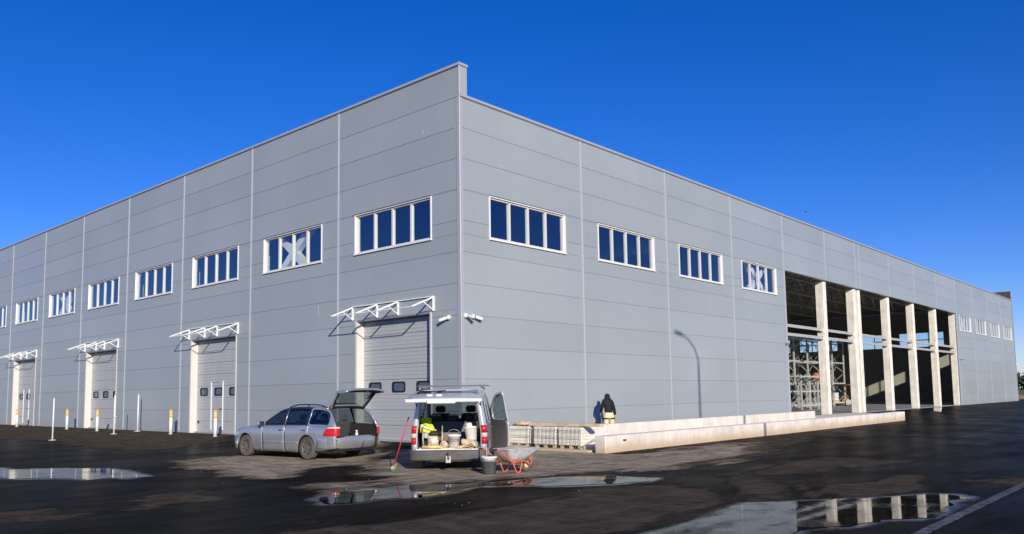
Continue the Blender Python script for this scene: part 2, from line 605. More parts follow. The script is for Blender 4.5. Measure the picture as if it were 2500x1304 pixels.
# ---- windows: frame with four panes
def make_window(side, a0, a1, z0=WZ0, z1=WZ1, n=4, mid=False, outer=0.0):
    w = bpy.data.objects.new('window', None)
    COL.objects.link(w)
    w.parent = wh
    W = a1 - a0

    def bx(mb, p0, p1, q0, q1, d0, d1):
        if side == 'left':
            mb.box(d0, p0, q0, d1, p1, q1)
        elif side == 'front':
            mb.box(p0, d0, q0, p1, d1, q1)
        elif side == 'end':
            mb.box(XL - d1, p0, q0, XL - d0, p1, q1)
        else:
            mb.box(p0, YD - d1, q0, p1, YD - d0, q1)
    fw_ = 0.065
    f = MB()
    bx(f, a0, a0 + fw_, z0, z1, 0.035, 0.15)
    bx(f, a1 - fw_, a1, z0, z1, 0.035, 0.15)
    bx(f, a0 + fw_, a1 - fw_, z0, z0 + fw_, 0.035, 0.15)
    bx(f, a0 + fw_, a1 - fw_, z1 - fw_, z1, 0.035, 0.15)
    f.build('frame', 'white_frame', w)
    if side in ('left', 'front'):
        t = MB()   # folded reveal trim and sill, proud of the cladding
        bx(t, a0 - 0.03, a0 + 0.012, z0 - 0.05, z1 + 0.03, -0.028, 0.034)
        bx(t, a1 - 0.012, a1 + 0.03, z0 - 0.05, z1 + 0.03, -0.028, 0.034)
        bx(t, a0 + 0.012, a1 - 0.012, z1 - 0.012, z1 + 0.03, -0.024, 0.034)
        t.build('trim', 'white_paint', w)
        sl = MB()
        bx(sl, a0 - 0.045, a1 + 0.045, z0 - 0.045, z0 - 0.001, -0.06, 0.1)
        sl.build('sill', 'white_paint', w)
        hd = MB()
        bx(hd, a0 - 0.06, a1 + 0.06, z1 + 0.031, z1 + 0.05, -0.055, 0.03)
        hd.build('head_flashing', 'flashing_dark', w)
    pw = (W - fw_ * 2) / n
    for i in range(1, n):
        mm = MB()
        a = a0 + fw_ + pw * i
        bx(mm, a - 0.042, a + 0.042, z0 + fw_, z1 - fw_, 0.04, 0.145)
        mm.build('mullion', 'white_frame', w)
    if mid:
        mm = MB()
        zc = (z0 + z1) / 2
        bx(mm, a0 + fw_, a1 - fw_, zc - 0.05, zc + 0.05, 0.05, 0.14)
        mm.build('transom', 'white_frame', w)
    for i in range(n):
        g = MB()
        d = 0.095 + random.uniform(-.003, .003)
        bx(g, a0 + fw_ + pw * i + (0.042 if i else 0), a0 + fw_ + pw * (i + 1) - (0.042 if i < n - 1 else 0), z0 + fw_, z1 - fw_, d, d + 0.004)
        # thin pane as a single sheet
        g.f = [g.f[5]] if side in ('left', 'end') else [g.f[2]]
        g.sm = g.sm[:1]
        # each pane sits a little differently in its frame
        ta, tz = random.uniform(-.006, .006), random.uniform(-.008, .008)
        k_ = 1 if side in ('front', 'back') else 0
        am, zm = sum(p[1 - k_] for p in g.v) / 8, sum(p[2] for p in g.v) / 8
        g.v = [tuple(c + ((p[1 - k_] - am) * ta + (p[2] - zm) * tz if q == k_ else 0) for q, c in enumerate(p)) for p in g.v]
        g.build('pane', 'window_glass', w, recalc=False)
    return w


for a0, a1 in WIN_Y:
    make_window('left', a0, a1)
for a0, a1 in WIN_X:
    make_window('front', a0, a1)
for a0, a1, z0, z1 in END_WIN[:5]:
    make_window('end', a0, a1, z0, z1, n=3, mid=True)
for a0, a1, z0, z1 in BACK_WIN[3:]:
    make_window('back', a0, a1, z0, z1)

# ---- sectional overhead doors in deep reveals
for di, (y0, y1) in enumerate(DOOR_Y):
    d = bpy.data.objects.new('overhead_door', None)
    COL.objects.link(d)
    d.parent = wh
    DX = 0.30
    j = MB()
    j.box(-0.012, y1 - 0.09, -0.1, DX + 0.05, y1, DOOR_H)
    j.build('jamb', 'white_frame', d)
    j = MB().box(-0.012, y0, -0.1, DX + 0.05, y0 + 0.06, DOOR_H)
    j.build('jamb', 'white_frame', d)
    j = MB()
    j.box(-0.012, y0 + 0.06, DOOR_H - 0.05, DX + 0.05, y1 - 0.09, DOOR_H)
    j.build('head', 'flashing_dark', d)
    j = MB()
    j.box(-0.016, y0 - 0.07, DOOR_H + 0.001, 0.03, y1 + 0.07, DOOR_H + 0.05)
    j.build('head_flashing', 'flashing', d)
    ns = 8
    z_lo, z_hi = -0.04, DOOR_H - 0.05
    sh = (z_hi - z_lo) / ns
    dw0, dw1 = y0 + 0.06, y1 - 0.09
    wz = 1.42 - 0.15
    for s_ in range(ns):
        za, zb = z_lo + s_ * sh, z_lo + (s_ + 1) * sh
        m = MB()
        # ribbed section: profile in (x,z)
        prof = []
        nr = 4
        for k in range(nr):
            u0, u1 = za + 0.004 + (zb - za - 0.008) * k / nr, za + 0.004 + (zb - za - 0.008) * (k + 1) / nr
            prof += [(DX + 0.012, u0), (DX, u0 + 0.012), (DX, u1 - 0.012), (DX + 0.012, u1)]
        holes = []
        if za < 1.76 < zb:
            cz = (za + zb) / 2
            holes = [(dw0 + (dw1 - dw0) * c - 0.31, dw0 + (dw1 - dw0) * c + 0.31, cz - 0.15, cz + 0.15) for c in (0.17, 0.5, 0.83)]
        if holes:
            for p0, p1, q0, q1 in rects_minus(dw0, dw1, za + 0.004, zb - 0.004, holes):
                m.box(DX, p0, q0, DX + 0.035, p1, q1)
        else:
            pts = [(x, dw0, z) for x, z in prof] + [(x, dw1, z) for x, z in prof]
            n_ = len(prof)
            m.add(pts, [(i, i + 1, n_ + i + 1, n_ + i) for i in range(n_ - 1)])
        m.build('section', 'door_grey', d)
        for h in holes:
            cy, cz = (h[0] + h[1]) / 2, (h[2] + h[3]) / 2
            # rounded black gasket ring
            def rr(w_, h_, r_, n_=5):
                pts = []
                for sx, sy, a in ((1, 1, 0), (-1, 1, 90), (-1, -1, 180), (1, -1, 270)):
                    for k in range(n_ + 1):
                        t = R(a + 90 * k / n_)
                        pts.append((sx * (w_ - r_) + r_ * math.cos(t), sy * (h_ - r_) + r_ * math.sin(t)))
                return pts
            o_, i_ = rr(0.345, 0.185, 0.09), rr(0.275, 0.125, 0.06)
            g = MB()
            g.loft([[(DX - 0.001, cy + a, cz + b) for a, b in o_], [(DX - 0.02, cy + a * .985, cz + b * .97) for a, b in o_],
                    [(DX - 0.02, cy + a, cz + b) for a, b in i_], [(DX + 0.03, cy + a, cz + b) for a, b in i_]], cap=False, smooth=False)
            gs = g.build('vision_panel', 'black_rubber', d)
            pn = MB()
            pn.add([(DX + 0.004, cy + a, cz + b) for a, b in i_], [tuple(range(len(i_)))])
            pn.build('pane', 'door_glass', gs, recalc=False)
    MB().box(DX + 0.036, dw0, -0.1, DX + 0.06, dw1, DOOR_H).build('door_back', 'steel_dark', d)
    MB().box(DX - 0.01, dw0, -0.10, DX + 0.035, dw1, -0.042).build('bottom_seal', 'black_rubber', d)
    # vertical guide channel at the near side, lock knob
    MB().box(-0.02, y0 - 0.03, -0.05, 0.034, y0, DOOR_H).build('guide_trim', 'white_frame', d)
    MB().lathe([(0.05, 0), (0.05, 0.04), (0.0, 0.045)], (DX - 0.045, y1 - 0.3, 0.42), axis='x', n=12).build('lock_knob', 'black_rubber', d)

# wicket doors set into the second and fourth overhead doors
for (ya, yb), di in (((14.95, 15.95), 1), ((39.2, 40.2), 3)):
    d = [o for o in wh.children if o.name.startswith('overhead_door')][di]
    for y in (ya, yb):
        MB().box(0.272, y - 0.022, 0.10, 0.299, y + 0.022, 2.2).build('wicket_stile', 'white_paint', d)
    MB().box(0.28, ya + 0.022, 2.17, 0.299, yb - 0.022, 2.2).build('wicket_head', 'door_grey', d)
    MB().box(0.25, ya + 0.06, 0.98, 0.299, ya + 0.20, 1.02).build('wicket_handle', 'black_rubber', d)

# ---- bare steel canopy frames over the doors
for di, (y0, y1) in enumerate(DOOR_Y):
    c = bpy.data.objects.new('canopy_frame', None)
    COL.objects.link(c)
    c.parent = wh
    ys = [y0 - 0.13, y0 + 1.60, y0 + 2.70, y1 + 0.14]
    zt, zb_, px = 4.58, 4.17, -0.93
    for y in ys:
        MB().beam((-0.03, y, zb_ - 0.04), (-0.03, y, zt + 0.03), 0.055).build('wall_post', 'white_paint', c)
        MB().beam((-0.03, y, zt), (px, y, 4.22), 0.04, 0.045).build('rafter', 'white_paint', c)
        MB().beam((-0.05, y, zb_), (-0.47, y, 4.40), 0.03).build('strut', 'white_paint', c)
    MB().beam((-0.035, ys[0] - 0.02, zt + 0.02), (-0.035, ys[-1] + 0.02, zt + 0.02), 0.05, 0.03).build('wall_rail', 'white_paint', c)
    MB().beam((px - 0.0, ys[0] - 0.02, 4.215), (px - 0.0, ys[-1] + 0.02, 4.215), 0.028, 0.028).build('front_rail', 'white_paint', c)

# ---- concrete columns of the open bays with steel rails
m0 = None
for x in [30.38, 35.45, 36.25, 42.17, 48.08, 54.14, 60.28]:
    m = MB()
    m.cbox((x, 0.37, 3.9), (0.44, 0.50, 8.05 if x else 8.05), ch=0.03)
    m.build('column', 'concrete', wh)
xs = [24.42, 30.17, 35.24, 36.46, 41.96, 47.96, 53.94, 60.01]
for a, b in ((24.42, 30.17), (30.59, 35.24), (36.46, 41.96), (42.38, 47.96), (48.38, 53.94), (54.36, 60.01)):
    for z in (4.42, 4.90):
        m = MB()
        m.box(a, 0.30, z, b, 0.36, z + 0.16)
        m.build('wall_rail', 'galv', wh)
        MB().box(b - 0.16, 0.24, z - 0.03, b - 0.001, 0.299, z + 0.19).build('cleat', 'galv', wh)
# concrete columns behind the cladding (seen through the windows)
for y in [0.5] + SEAM_Y:
    MB().box(0.25, y - 0.2, 0.0, 0.75, y + 0.2, 9.9).build('column', 'concrete', wh)
for x in SEAM_X[:4] + SEAM_X[11:]:
    MB().box(x - 0.2, 0.25, 0.0, x + 0.2, 0.75, 9.9).build('column', 'concrete', wh)
# wind bracing crosses seen in some windows
for axis, a in (('y', 6.316), ('y', 30.316), ('x', 18.316), ('x', 60.23)):
    for s_ in (1, -1):
        z0, z1 = (5.05, 9.25) if s_ > 0 else (9.25, 5.05)
        if axis == 'y':
            m = MB().beam((0.42, a + 0.65, z0), (0.42, a + 6.15, z1), 0.30, 0.24, up=(1, 0, 0))
        else:
            m = MB().beam((a + 0.65, 0.42, z0), (a + 6.15, 0.42, z1), 0.30, 0.24, up=(0, 1, 0))
        m.build('wind_brace', 'white_paint', wh)
    pl = MB()
    if axis == 'y':
        pl.cbox((0.42, a + 3.4, 7.15), (0.27, 0.45, 0.36), ch=0.02)
    else:
        pl.cbox((a + 3.4, 0.42, 7.15), (0.45, 0.27, 0.36), ch=0.02)
    pl.build('brace_plate', 'white_paint', wh)
# roof trusses and purlins over the hall
for y in (2.2, 5.2, 8.4, 11.6, 15, 18.5, 24.5, 30.5, 36.5, 42.5):
    m = MB()
    m.beam((24.5, y, 8.35), (61.0, y, 8.35), 0.12)
    m.beam((24.5, y, 9.75), (61.0, y, 9.75), 0.14)
    n = 14
    for i in range(n):
        xa, xb = 24.5 + 36.5 * i / n, 24.5 + 36.5 * (i + 1) / n
        xm = (xa + xb) / 2
        m.beam((xa, y, 8.35), (xm, y, 9.75), 0.08)
        m.beam((xm, y, 9.75), (xb, y, 8.35), 0.08)
    m.build('roof_truss', 'steel_grey', wh)
for x in np.arange(25.5, 61, 2.9):
    MB().box(x - 0.06, 1.2, 9.9, x + 0.06, 48, 10.12).build('purlin', 'steel_grey', wh)
for y in (16.2, 27.5, 40.0):
    for x in (36.0, 60.2):
        MB().box(x - 0.22, y - 0.22, 0.0, x + 0.22, y + 0.22, 9.7).build('column', 'concrete', wh)
# dark partition across the hall behind the racks
m = MB()
m.box(24.3, 0.3, 0.0, 24.41, 45, 9.9)
m.build('partition', 'interior_wall', wh)

# scuffs left on the cladding by the installers
for y, z0, z1, wd in ((1.70, 10.0, 10.17, .02), (7.5, 4.46, 4.88, .02), (0.18, 9.84, 9.93, .02)):
    MB().add([(-0.002, y, z0), (-0.002, y + wd, z0 + .02), (-0.002, y + wd * .4, z1), (-0.002, y - wd * .3, z1 - .03)], [(0, 1, 2, 3)]).build('scuff', 'white_paint', wh)

# ---- security cameras (each a thing of its own)


def sec_cam(label, loc, rotz, aim):
    t = thing('security_camera', label, 'camera', loc, rotz, 'white security cameras on the warehouse walls')
    # local: wall behind at +y, out is -y
    MB().lathe([(0.0, 0.02), (0.07, 0.0), (0.075, -0.05), (0.06, -0.085), (0.0, -0.09)], (0, 0, 0), axis='y', n=18).build('mount', 'white_paint', t)
    a = Vector(aim).normalized()
    p0 = Vector((0, -0.07, 0.0))
    MB().tube([p0, p0 + a * 0.09], 0.022, 10).build('arm', 'white_paint', t)
    b = MB()
    q0, q1 = p0 + a * 0.06, p0 + a * 0.30
    b.tube([q0, q0 + a * 0.012, q1 - a * 0.01, q1], [0.03, 0.046, 0.046, 0.046], 14)
    b.build('housing', 'white_paint', t)
    h = MB()
    up = Vector((0, 0, 1))
    h.beam(q0 + up * 0.05, q1 + a * 0.035 + up * 0.05, 0.10, 0.008)
    h.build('sun_shield', 'white_paint', t)
    MB().tube([q1 - a * 0.001, q1 + a * 0.006], 0.036, 14).build('lens', 'black_rubber', t)
    return t


sec_cam('white security camera on the left wall beside the corner, pointing left', (-0.018, 0.50, 3.87), R(-90), (-0.85, -0.35, -0.30))
sec_cam('white security camera just right of the corner, facing the viewer', (0.14, -0.018, 3.90), 0.0, (0.35, -0.9, -0.28))
sec_cam('white security camera right of the corner, pointing right', (0.47, -0.018, 3.89), 0.0, (0.93, -0.28, -0.25))
sec_cam('white security camera beside the left edge of the open bays', (24.25, -0.018, 3.90), 0.0, (-0.8, -0.5, 0.2))
sec_cam('white security camera on the wall just right of the open bays', (60.5, -0.018, 3.92), 0.0, (-0.6, -0.6, -0.1))
sec_cam('white security camera at the far right end of the warehouse wall', (84.3, -0.018, 3.94), 0.0, (0.9, -0.3, -0.1))
# ================================================================== ground, puddles, line, far field
PUDDLES = [
    [(-11.03, 7.02), (-10.59, 6.19), (-10.6, 5.47), (-9.83, 4.81), (-9.38, 4.04), (-9.05, 3.61), (-9.01, 2.65), (-9.21, 1.52), (-9.25, 0.67), (-9.77, 0.49), (-9.87, 1.02), (-10.41, 0.9), (-10.65, 1.9), (-11.22, 2.45), (-11.51, 3.44), (-11.77, 4.11)],
    [(-9.34, -6.01), (-8.95, -5.71), (-8.6, -5.48), (-8.04, -5.78), (-7.07, -5.73), (-6.43, -6.43), (-5.74, -6.75), (-5.19, -6.84), (-4.81, -6.91), (-4.21, -7.19), (-3.61, -7.86), (-3.45, -8.82), (-3.94, -8.96), (-4.76, -8.67), (-5.62, -7.94), (-5.96, -7.33), (-6.48, -6.87), (-7.56, -7.21), (-8.21, -7.18), (-8.73, -6.85), (-9.35, -6.87), (-9.61, -6.64)],
    [(-9.21, -12.25), (-8.81, -12.2), (-8.42, -12.24), (-7.38, -12.12), (-6.49, -12.0), (-5.69, -11.96), (-5.21, -12.33), (-4.36, -12.91), (-3.48, -13.52), (-2.99, -13.72), (-2.88, -14.01), (-3.2, -14.32), (-3.71, -14.23), (-4.81, -14.4), (-5.39, -14.43), (-5.62, -14.4), (-5.94, -14.22), (-6.16, -13.92), (-6.83, -13.87), (-7.51, -13.48), (-8.47, -13.67), (-9.55, -14.09), (-10.39, -13.01)],
    [(49.96, -0.29), (51.85, -0.54), (47.54, -1.83), (43.65, -2.36), (45.06, -1.59)],
]
DRY = [
    [(-7.2, 4.45), (-6.25, 4.6), (-5.27, 4.75), (-4.66, 4.83), (-2.39, 5.32), (0.62, 4.5), (-5.4, -2.88), (-4.9, -1.58), (-5.27, -1.01), (-5.87, -0.95), (-6.59, -1.4), (-7.19, -2.02), (-8.01, -2.45), (-8.11, -2.04), (-8.21, -1.07), (-7.8, 0.76), (-7.51, 2.46)],
    [(-11.94, -4.68), (-11.05, -3.17), (-10.63, -3.05), (-10.1, -3.03), (-10.11, -3.77), (-10.14, -4.94), (-10.63, -5.05), (-10.94, -4.77), (-11.18, -4.6), (-11.75, -4.99)],
    [(-13.53, -3.17), (-13.29, -3.37), (-12.92, -3.48), (-12.69, -3.53), (-12.69, -4.18), (-12.34, -4.53), (-12.62, -4.78), (-12.91, -4.97), (-13.34, -4.83), (-13.68, -4.74), (-13.91, -4.6)],
    [(5.47, 81.89), (1.8, 49.96), (3.41, 45.84), (2.57, 35.57), (2.38, 28.75), (3.05, 23.19), (3.73, 19.91), (2.4, 16.23), (-0.13, 13.04), (-1.87, 11.58), (-3.26, 10.56), (-5.19, 9.82), (-5.55, 10.71), (-5.64, 12.34), (-5.46, 15.84), (-4.38, 21.09), (-5.12, 22.47), (-5.36, 24.67), (-6.27, 30.61)],
    [(-6.31, -2.88), (-4.43, -0.94), (-1.69, 1.38), (0.31, 1.75), (2.05, 0.13), (3.81, -1.51), (1.99, -4.76), (5.97, -4.6), (8.61, -5.36), (3.72, -7.64), (-0.99, -8.44), (-1.97, -7.9), (-2.78, -7.29), (-4.23, -6.82), (-5.1, -6.57), (-5.92, -6.33), (-6.35, -5.94), (-6.84, -5.46), (-7.36, -5.38), (-7.85, -5.1), (-7.8, -4.76), (-7.2, -4.72), (-6.44, -4.35)],
    [(-11.76, -8.76), (-11.03, -8.65), (-10.57, -8.97), (-9.83, -9.02), (-9.25, -9.0), (-8.76, -9.1), (-7.9, -9.21), (-7.06, -9.12), (-6.2, -9.06), (-5.42, -8.97), (-4.97, -9.14), (-4.36, -9.69), (-4.08, -10.49), (-5.25, -11.32), (-6.44, -11.69), (-7.33, -11.71), (-8.63, -11.83), (-9.36, -11.89), (-10.29, -12.16), (-12.52, -9.94)],
    [(-7.78, -4.78), (-7.08, -4.89), (-7.25, -5.32), (-7.78, -5.28), (-7.96, -5.03)],
    [(3.44, -4.64), (8.37, -4.52), (12.28, -4.94), (12.27, -6.05), (6.51, -7.38), (2.13, -8.47), (0.98, -8.47), (-0.02, -8.55), (-1.06, -8.19), (-1.78, -7.86), (-1.47, -6.88)],
    [(-1.49, -9.68), (0.26, -9.54), (1.92, -9.32), (3.32, -9.68), (3.43, -10.72), (3.44, -11.73), (1.7, -11.75), (1.11, -11.63), (1.1, -10.84), (-0.29, -11.19), (-1.21, -10.64), (-1.68, -10.22)],
    [(-2.36, -9.83), (-1.62, -9.87), (-2.36, -10.72), (-3.13, -11.45), (-4.03, -11.96), (-4.66, -12.24), (-5.09, -12.04), (-5.28, -11.89), (-5.36, -11.66), (-4.58, -11.2)],
    [(-3.09, -11.5), (-2.6, -11.5), (-3.49, -12.02), (-4.27, -12.46), (-4.5, -12.46), (-4.31, -12.24)],
    [(-2.25, -11.56), (-2.23, -12.04), (-1.49, -12.45), (-0.17, -12.45), (0.06, -12.79), (-1.94, -13.47), (-2.57, -13.5), (-3.06, -13.4), (-3.8, -12.95), (-4.4, -12.75), (-3.55, -12.29)],
    [(-0.47, -13.93), (0.51, -14.46), (1.1, -14.84), (-0.29, -15.04), (-0.64, -14.54), (-1.04, -14.16)],
    [(2.37, -1.8), (2.07, -4.9), (-0.83, -6.57), (-1.98, -5.88), (-3.18, -5.75)],
    [(-7.97, -3.73), (-7.32, -4.2), (-7.26, -4.98), (-7.99, -5.63), (-8.38, -5.27), (-8.72, -4.59)],
    [(-10.89, -8.2), (-10.66, -8.25), (-10.74, -8.39), (-10.94, -8.44)],
    [(-11.53, -8.32), (-10.85, -8.65), (-10.76, -9.15), (-11.1, -9.58), (-12.0, -8.9)],
]
LINE = [(-7.07, -14.66), (-6.98, -14.77), (-1.38, -14.78), (1.45, -14.79), (2.0, -14.72), (-1.18, -14.61)]
DUSTY = (0, 4, 6, 13, 14)      # dry patches with pale dust on them


def seg_dist(P, poly):
    """signed distance (positive inside) of points P (n,2) to a polygon"""
    d2 = np.full(len(P), 1e9)
    inside = np.zeros(len(P), bool)
    q = np.array(poly)
    n = len(q)
    for i in range(n):
        a, b = q[i], q[(i + 1) % n]
        ab = b - a
        t = np.clip(((P - a) @ ab) / max(ab @ ab, 1e-9), 0, 1)
        c = P - (a + t[:, None] * ab)
        d2 = np.minimum(d2, (c * c).sum(1))
        cond = (a[1] > P[:, 1]) != (b[1] > P[:, 1])
        xi = a[0] + (P[:, 1] - a[1]) / (b[1] - a[1] + 1e-12) * (b[0] - a[0])
        inside ^= cond & (P[:, 0] < xi)
    d = np.sqrt(d2)
    return np.where(inside, d, -d)


def sstep(a, b, x):
    t = np.clip((x - a) / (b - a), 0, 1)
    return t * t * (3 - 2 * t)


def ground_z(X, Y):
    z = np.full(np.shape(X), -0.25)
    left = 0.20 * sstep(-4.2, 0.0, X) * sstep(-1.5, 2.5, Y)
    front = 0.23 * sstep(-4.5, 0.0, Y) * sstep(29.0, 33.0, X)
    z = z + np.maximum(left, front)
    inside = (X > 0.12) & (X < XL - 0.1) & (Y > 0.12) & (Y < YD)
    return np.where(inside, -0.35, z)


def axis(dense0, dense1, step, lo, hi):
    a = list(np.arange(dense0, dense1, step))
    s, x = step, dense1
    while x < hi:
        a.append(x); s *= 1.18; x += s
    a.append(hi)
    s, x = step, dense0 - step
    pre = []
    while x > lo:
        pre.append(x); s *= 1.18; x -= s
    pre.append(lo)
    return np.array(sorted(pre) + a)


gx = axis(-14.5, 12.0, 0.11, -2500, 2500)
gy = axis(-16.2, 12.0, 0.11, -2500, 2500)
GX, GY = np.meshgrid(gx, gy, indexing='ij')
P2 = np.stack([GX.ravel(), GY.ravel()], 1)
GZ = ground_z(GX.ravel(), GY.ravel())
near = (np.abs(P2[:, 0]) < 100) & (np.abs(P2[:, 1]) < 100)
dry = np.full(len(P2), -2.0)
dust = np.full(len(P2), -2.0)
pud = np.full(len(P2), -2.0)
PN = P2[near]
for i, poly in enumerate(DRY):
    d = seg_dist(PN, poly)
    dry[near] = np.maximum(dry[near], d)
    if i in DUSTY:
        dust[near] = np.maximum(dust[near], d)
for poly in PUDDLES:
    pud[near] = np.maximum(pud[near], seg_dist(PN, poly))
me = bpy.data.meshes.new('ground')
nx, ny = len(gx), len(gy)
idx = np.arange(nx * ny).reshape(nx, ny)
faces = np.stack([idx[:-1, :-1], idx[1:, :-1], idx[1:, 1:], idx[:-1, 1:]], -1).reshape(-1, 4)
me.vertices.add(nx * ny)
me.vertices.foreach_set('co', np.column_stack([P2, GZ]).astype(np.float32).ravel())
me.loops.add(faces.size)
me.loops.foreach_set('vertex_index', faces.astype(np.int32).ravel())
me.polygons.add(len(faces))
me.polygons.foreach_set('loop_start', np.arange(0, faces.size, 4, dtype=np.int32))
me.polygons.foreach_set('use_smooth', np.ones(len(faces), bool))
for nm, arr in (('dry', dry), ('dust', dust), ('pud', pud)):
    at = me.attributes.new(nm, 'FLOAT', 'POINT')
    at.data.foreach_set('value', np.clip(arr, -2, 2).astype(np.float32))
me.update(calc_edges=True)
me.validate()
gob = bpy.data.objects.new('ground', me)
COL.objects.link(gob)
tag(gob, 'dark asphalt yard with damp patches, dusty dry areas and tyre tracks', kind='structure')

# asphalt: dry/damp by surveyed patches broken up with noise
m = bpy.data.materials.new('asphalt'); m.use_nodes = True
MATS['asphalt'] = m
t = m.node_tree; L_ = t.links.new
p = t.nodes['Principled BSDF']
geo = t.nodes.new('ShaderNodeNewGeometry')


def node(kind, **kw):
    n = t.nodes.new(kind)
    for k, v in kw.items():
        setattr(n, k, v)
    return n


def noise(scale, detail=5, vec=None, rough=0.55):
    n = node('ShaderNodeTexNoise')
    n.inputs['Scale'].default_value = scale
    n.inputs['Detail'].default_value = detail
    n.inputs['Roughness'].default_value = rough
    L_(vec or geo.outputs['Position'], n.inputs['Vector'])
    return n.outputs['Fac']


def mathn(op, a, b=None, c=None):
    n = node('ShaderNodeMath', operation=op)
    for i, v in enumerate((a, b, c)):
        if v is None:
            continue
        if isinstance(v, (int, float)):
            n.inputs[i].default_value = v
        else:
            L_(v, n.inputs[i])
    return n.outputs[0]


def ramp(v, a, b, lo=0.0, hi=1.0):
    n = node('ShaderNodeMapRange', interpolation_type='SMOOTHSTEP')
    n.inputs['From Min'].default_value = a
    n.inputs['From Max'].default_value = b
    n.inputs['To Min'].default_value = lo
    n.inputs['To Max'].default_value = hi
    L_(v, n.inputs['Value'])
    return n.outputs[0]


def attr(nm):
    a = node('ShaderNodeAttribute', attribute_name=nm)
    return a.outputs['Fac']


def mixc(f, a, b):
    n = node('ShaderNodeMix', data_type='RGBA')
    L_(f, n.inputs[0])
    for i, v in ((6, a), (7, b)):
        if isinstance(v, tuple):
            n.inputs[i].default_value = (*v, 1)
        else:
            L_(v, n.inputs[i])
    return n.outputs[2]


mp = node('ShaderNodeMapping')
mp.inputs['Rotation'].default_value = (0, 0, R(20))
mp.inputs['Scale'].default_value = (0.55, 1.5, 1)
L_(geo.outputs['Position'], mp.inputs['Vector'])
n_big = noise(0.9, 6, mp.outputs[0], 0.6)
n_mid = noise(3.1, 7, mp.outputs[0], 0.65)
edge = mathn('ADD', mathn('MULTIPLY', mathn('SUBTRACT', n_big, 0.5), 2.2), mathn('MULTIPLY', mathn('SUBTRACT', n_mid, 0.5), 1.1))
dryv = ramp(mathn('ADD', attr('dry'), mathn('MULTIPLY', edge, 0.75)), -0.22, 0.20)
dustv = ramp(mathn('ADD', attr('dust'), mathn('MULTIPLY', edge, 1.5)), -0.15, 0.75)
pudv = ramp(mathn('ADD', attr('pud'), mathn('MULTIPLY', edge, 0.30)), -0.22, 0.02)
n_fine = noise(80, 5, None, 0.75)
n_col = noise(0.5, 5)
wet_c = mixc(ramp(n_mid, 0.35, 0.80), (0.006, 0.0055, 0.0055), (0.020, 0.017, 0.014))
mp2 = node('ShaderNodeMapping')
mp2.inputs['Rotation'].default_value = (0, 0, R(38))
mp2.inputs['Scale'].default_value = (2.6, 0.8, 1)
L_(geo.outputs['Position'], mp2.inputs['Vector'])
n_str = mathn('ADD', mathn('MULTIPLY', noise(1.6, 9, mp2.outputs[0], 0.78), 0.6), mathn('MULTIPLY', noise(2.4, 8, mp.outputs[0], 0.72), 0.4))
dry_c = mixc(ramp(n_str, 0.36, 0.66), (0.054, 0.044, 0.033), (0.125, 0.102, 0.074))
dust_c = mixc(ramp(n_str, 0.36, 0.64), (0.15, 0.120, 0.086), (0.52, 0.425, 0.305))
c1 = mixc(dryv, wet_c, dry_c)
c2 = mixc(mathn('MULTIPLY', dustv, dryv), c1, dust_c)
# aggregate speckle
c3 = node('ShaderNodeVectorMath', operation='SCALE')
L_(c2, c3.inputs[0]); L_(ramp(n_fine, 0.25, 0.75, 0.66, 1.34), c3.inputs['Scale'])
L_(c3.outputs[0], p.inputs['Base Color'])
damp_r = mathn('MULTIPLY_ADD', n_big, 0.30, 0.20)
r_wet = mathn('MULTIPLY', damp_r, ramp(pudv, 0, 1, 1.0, 0.55))
ro = node('ShaderNodeMix', data_type='FLOAT')
L_(dryv, ro.inputs[0]); L_(r_wet, ro.inputs[2]); ro.inputs[3].default_value = 0.92
L_(ro.outputs[0], p.inputs['Roughness'])
n_soft = noise(0.35, 3, None, 0.5)
sheen = mathn('MULTIPLY', ramp(n_soft, 0.35, 0.70, 0.25, 1.0), mathn('SUBTRACT', 1.0, dryv))
sp = mathn('ADD', mathn('MULTIPLY', pudv, 0.28), mathn('MULTIPLY', sheen, 0.0035))
L_(sp, p.inputs['Specular IOR Level'])
b = node('ShaderNodeBump')
b.inputs['Distance'].default_value = 0.012
L_(ramp(mathn('MAXIMUM', dryv, mathn('SUBTRACT', 0.35, mathn('MULTIPLY', pudv, 0.35))), 0, 1, 0.03, 0.4), b.inputs['Strength'])
L_(n_fine, b.inputs['Height'])
L_(b.outputs[0], p.inputs['Normal'])
me.materials.append(m)

# standing water: one sheet per puddle with a ragged outline
mw = bpy.data.materials.new('water'); mw.use_nodes = True
MATS['water'] = mw
tw = mw.node_tree
pw_ = tw.nodes['Principled BSDF']
pw_.inputs['Base Color'].default_value = (0.008, 0.008, 0.008, 1)
pw_.inputs['Roughness'].default_value = 0.05
pw_.inputs['IOR'].default_value = 1.30
g2 = tw.nodes.new('ShaderNodeNewGeometry'); nw = tw.nodes.new('ShaderNodeTexNoise')
nw.inputs['Scale'].default_value = 2.2; nw.inputs['Detail'].default_value = 2
bw = tw.nodes.new('ShaderNodeBump'); bw.inputs['Strength'].default_value = 0.05; bw.inputs['Distance'].default_value = 0.012
tw.links.new(g2.outputs['Position'], nw.inputs['Vector']); tw.links.new(nw.outputs['Fac'], bw.inputs['Height']); tw.links.new(bw.outputs[0], pw_.inputs['Normal'])
nr = tw.nodes.new('ShaderNodeTexNoise'); nr.inputs['Scale'].default_value = 1.6; nr.inputs['Detail'].default_value = 6; nr.inputs['Roughness'].default_value = 0.7
mr_w = tw.nodes.new('ShaderNodeMapRange'); mr_w.interpolation_type = 'SMOOTHSTEP'
for k_, v_ in (('From Min', .50), ('From Max', .72), ('To Min', .03), ('To Max', .20)): mr_w.inputs[k_].default_value = v_
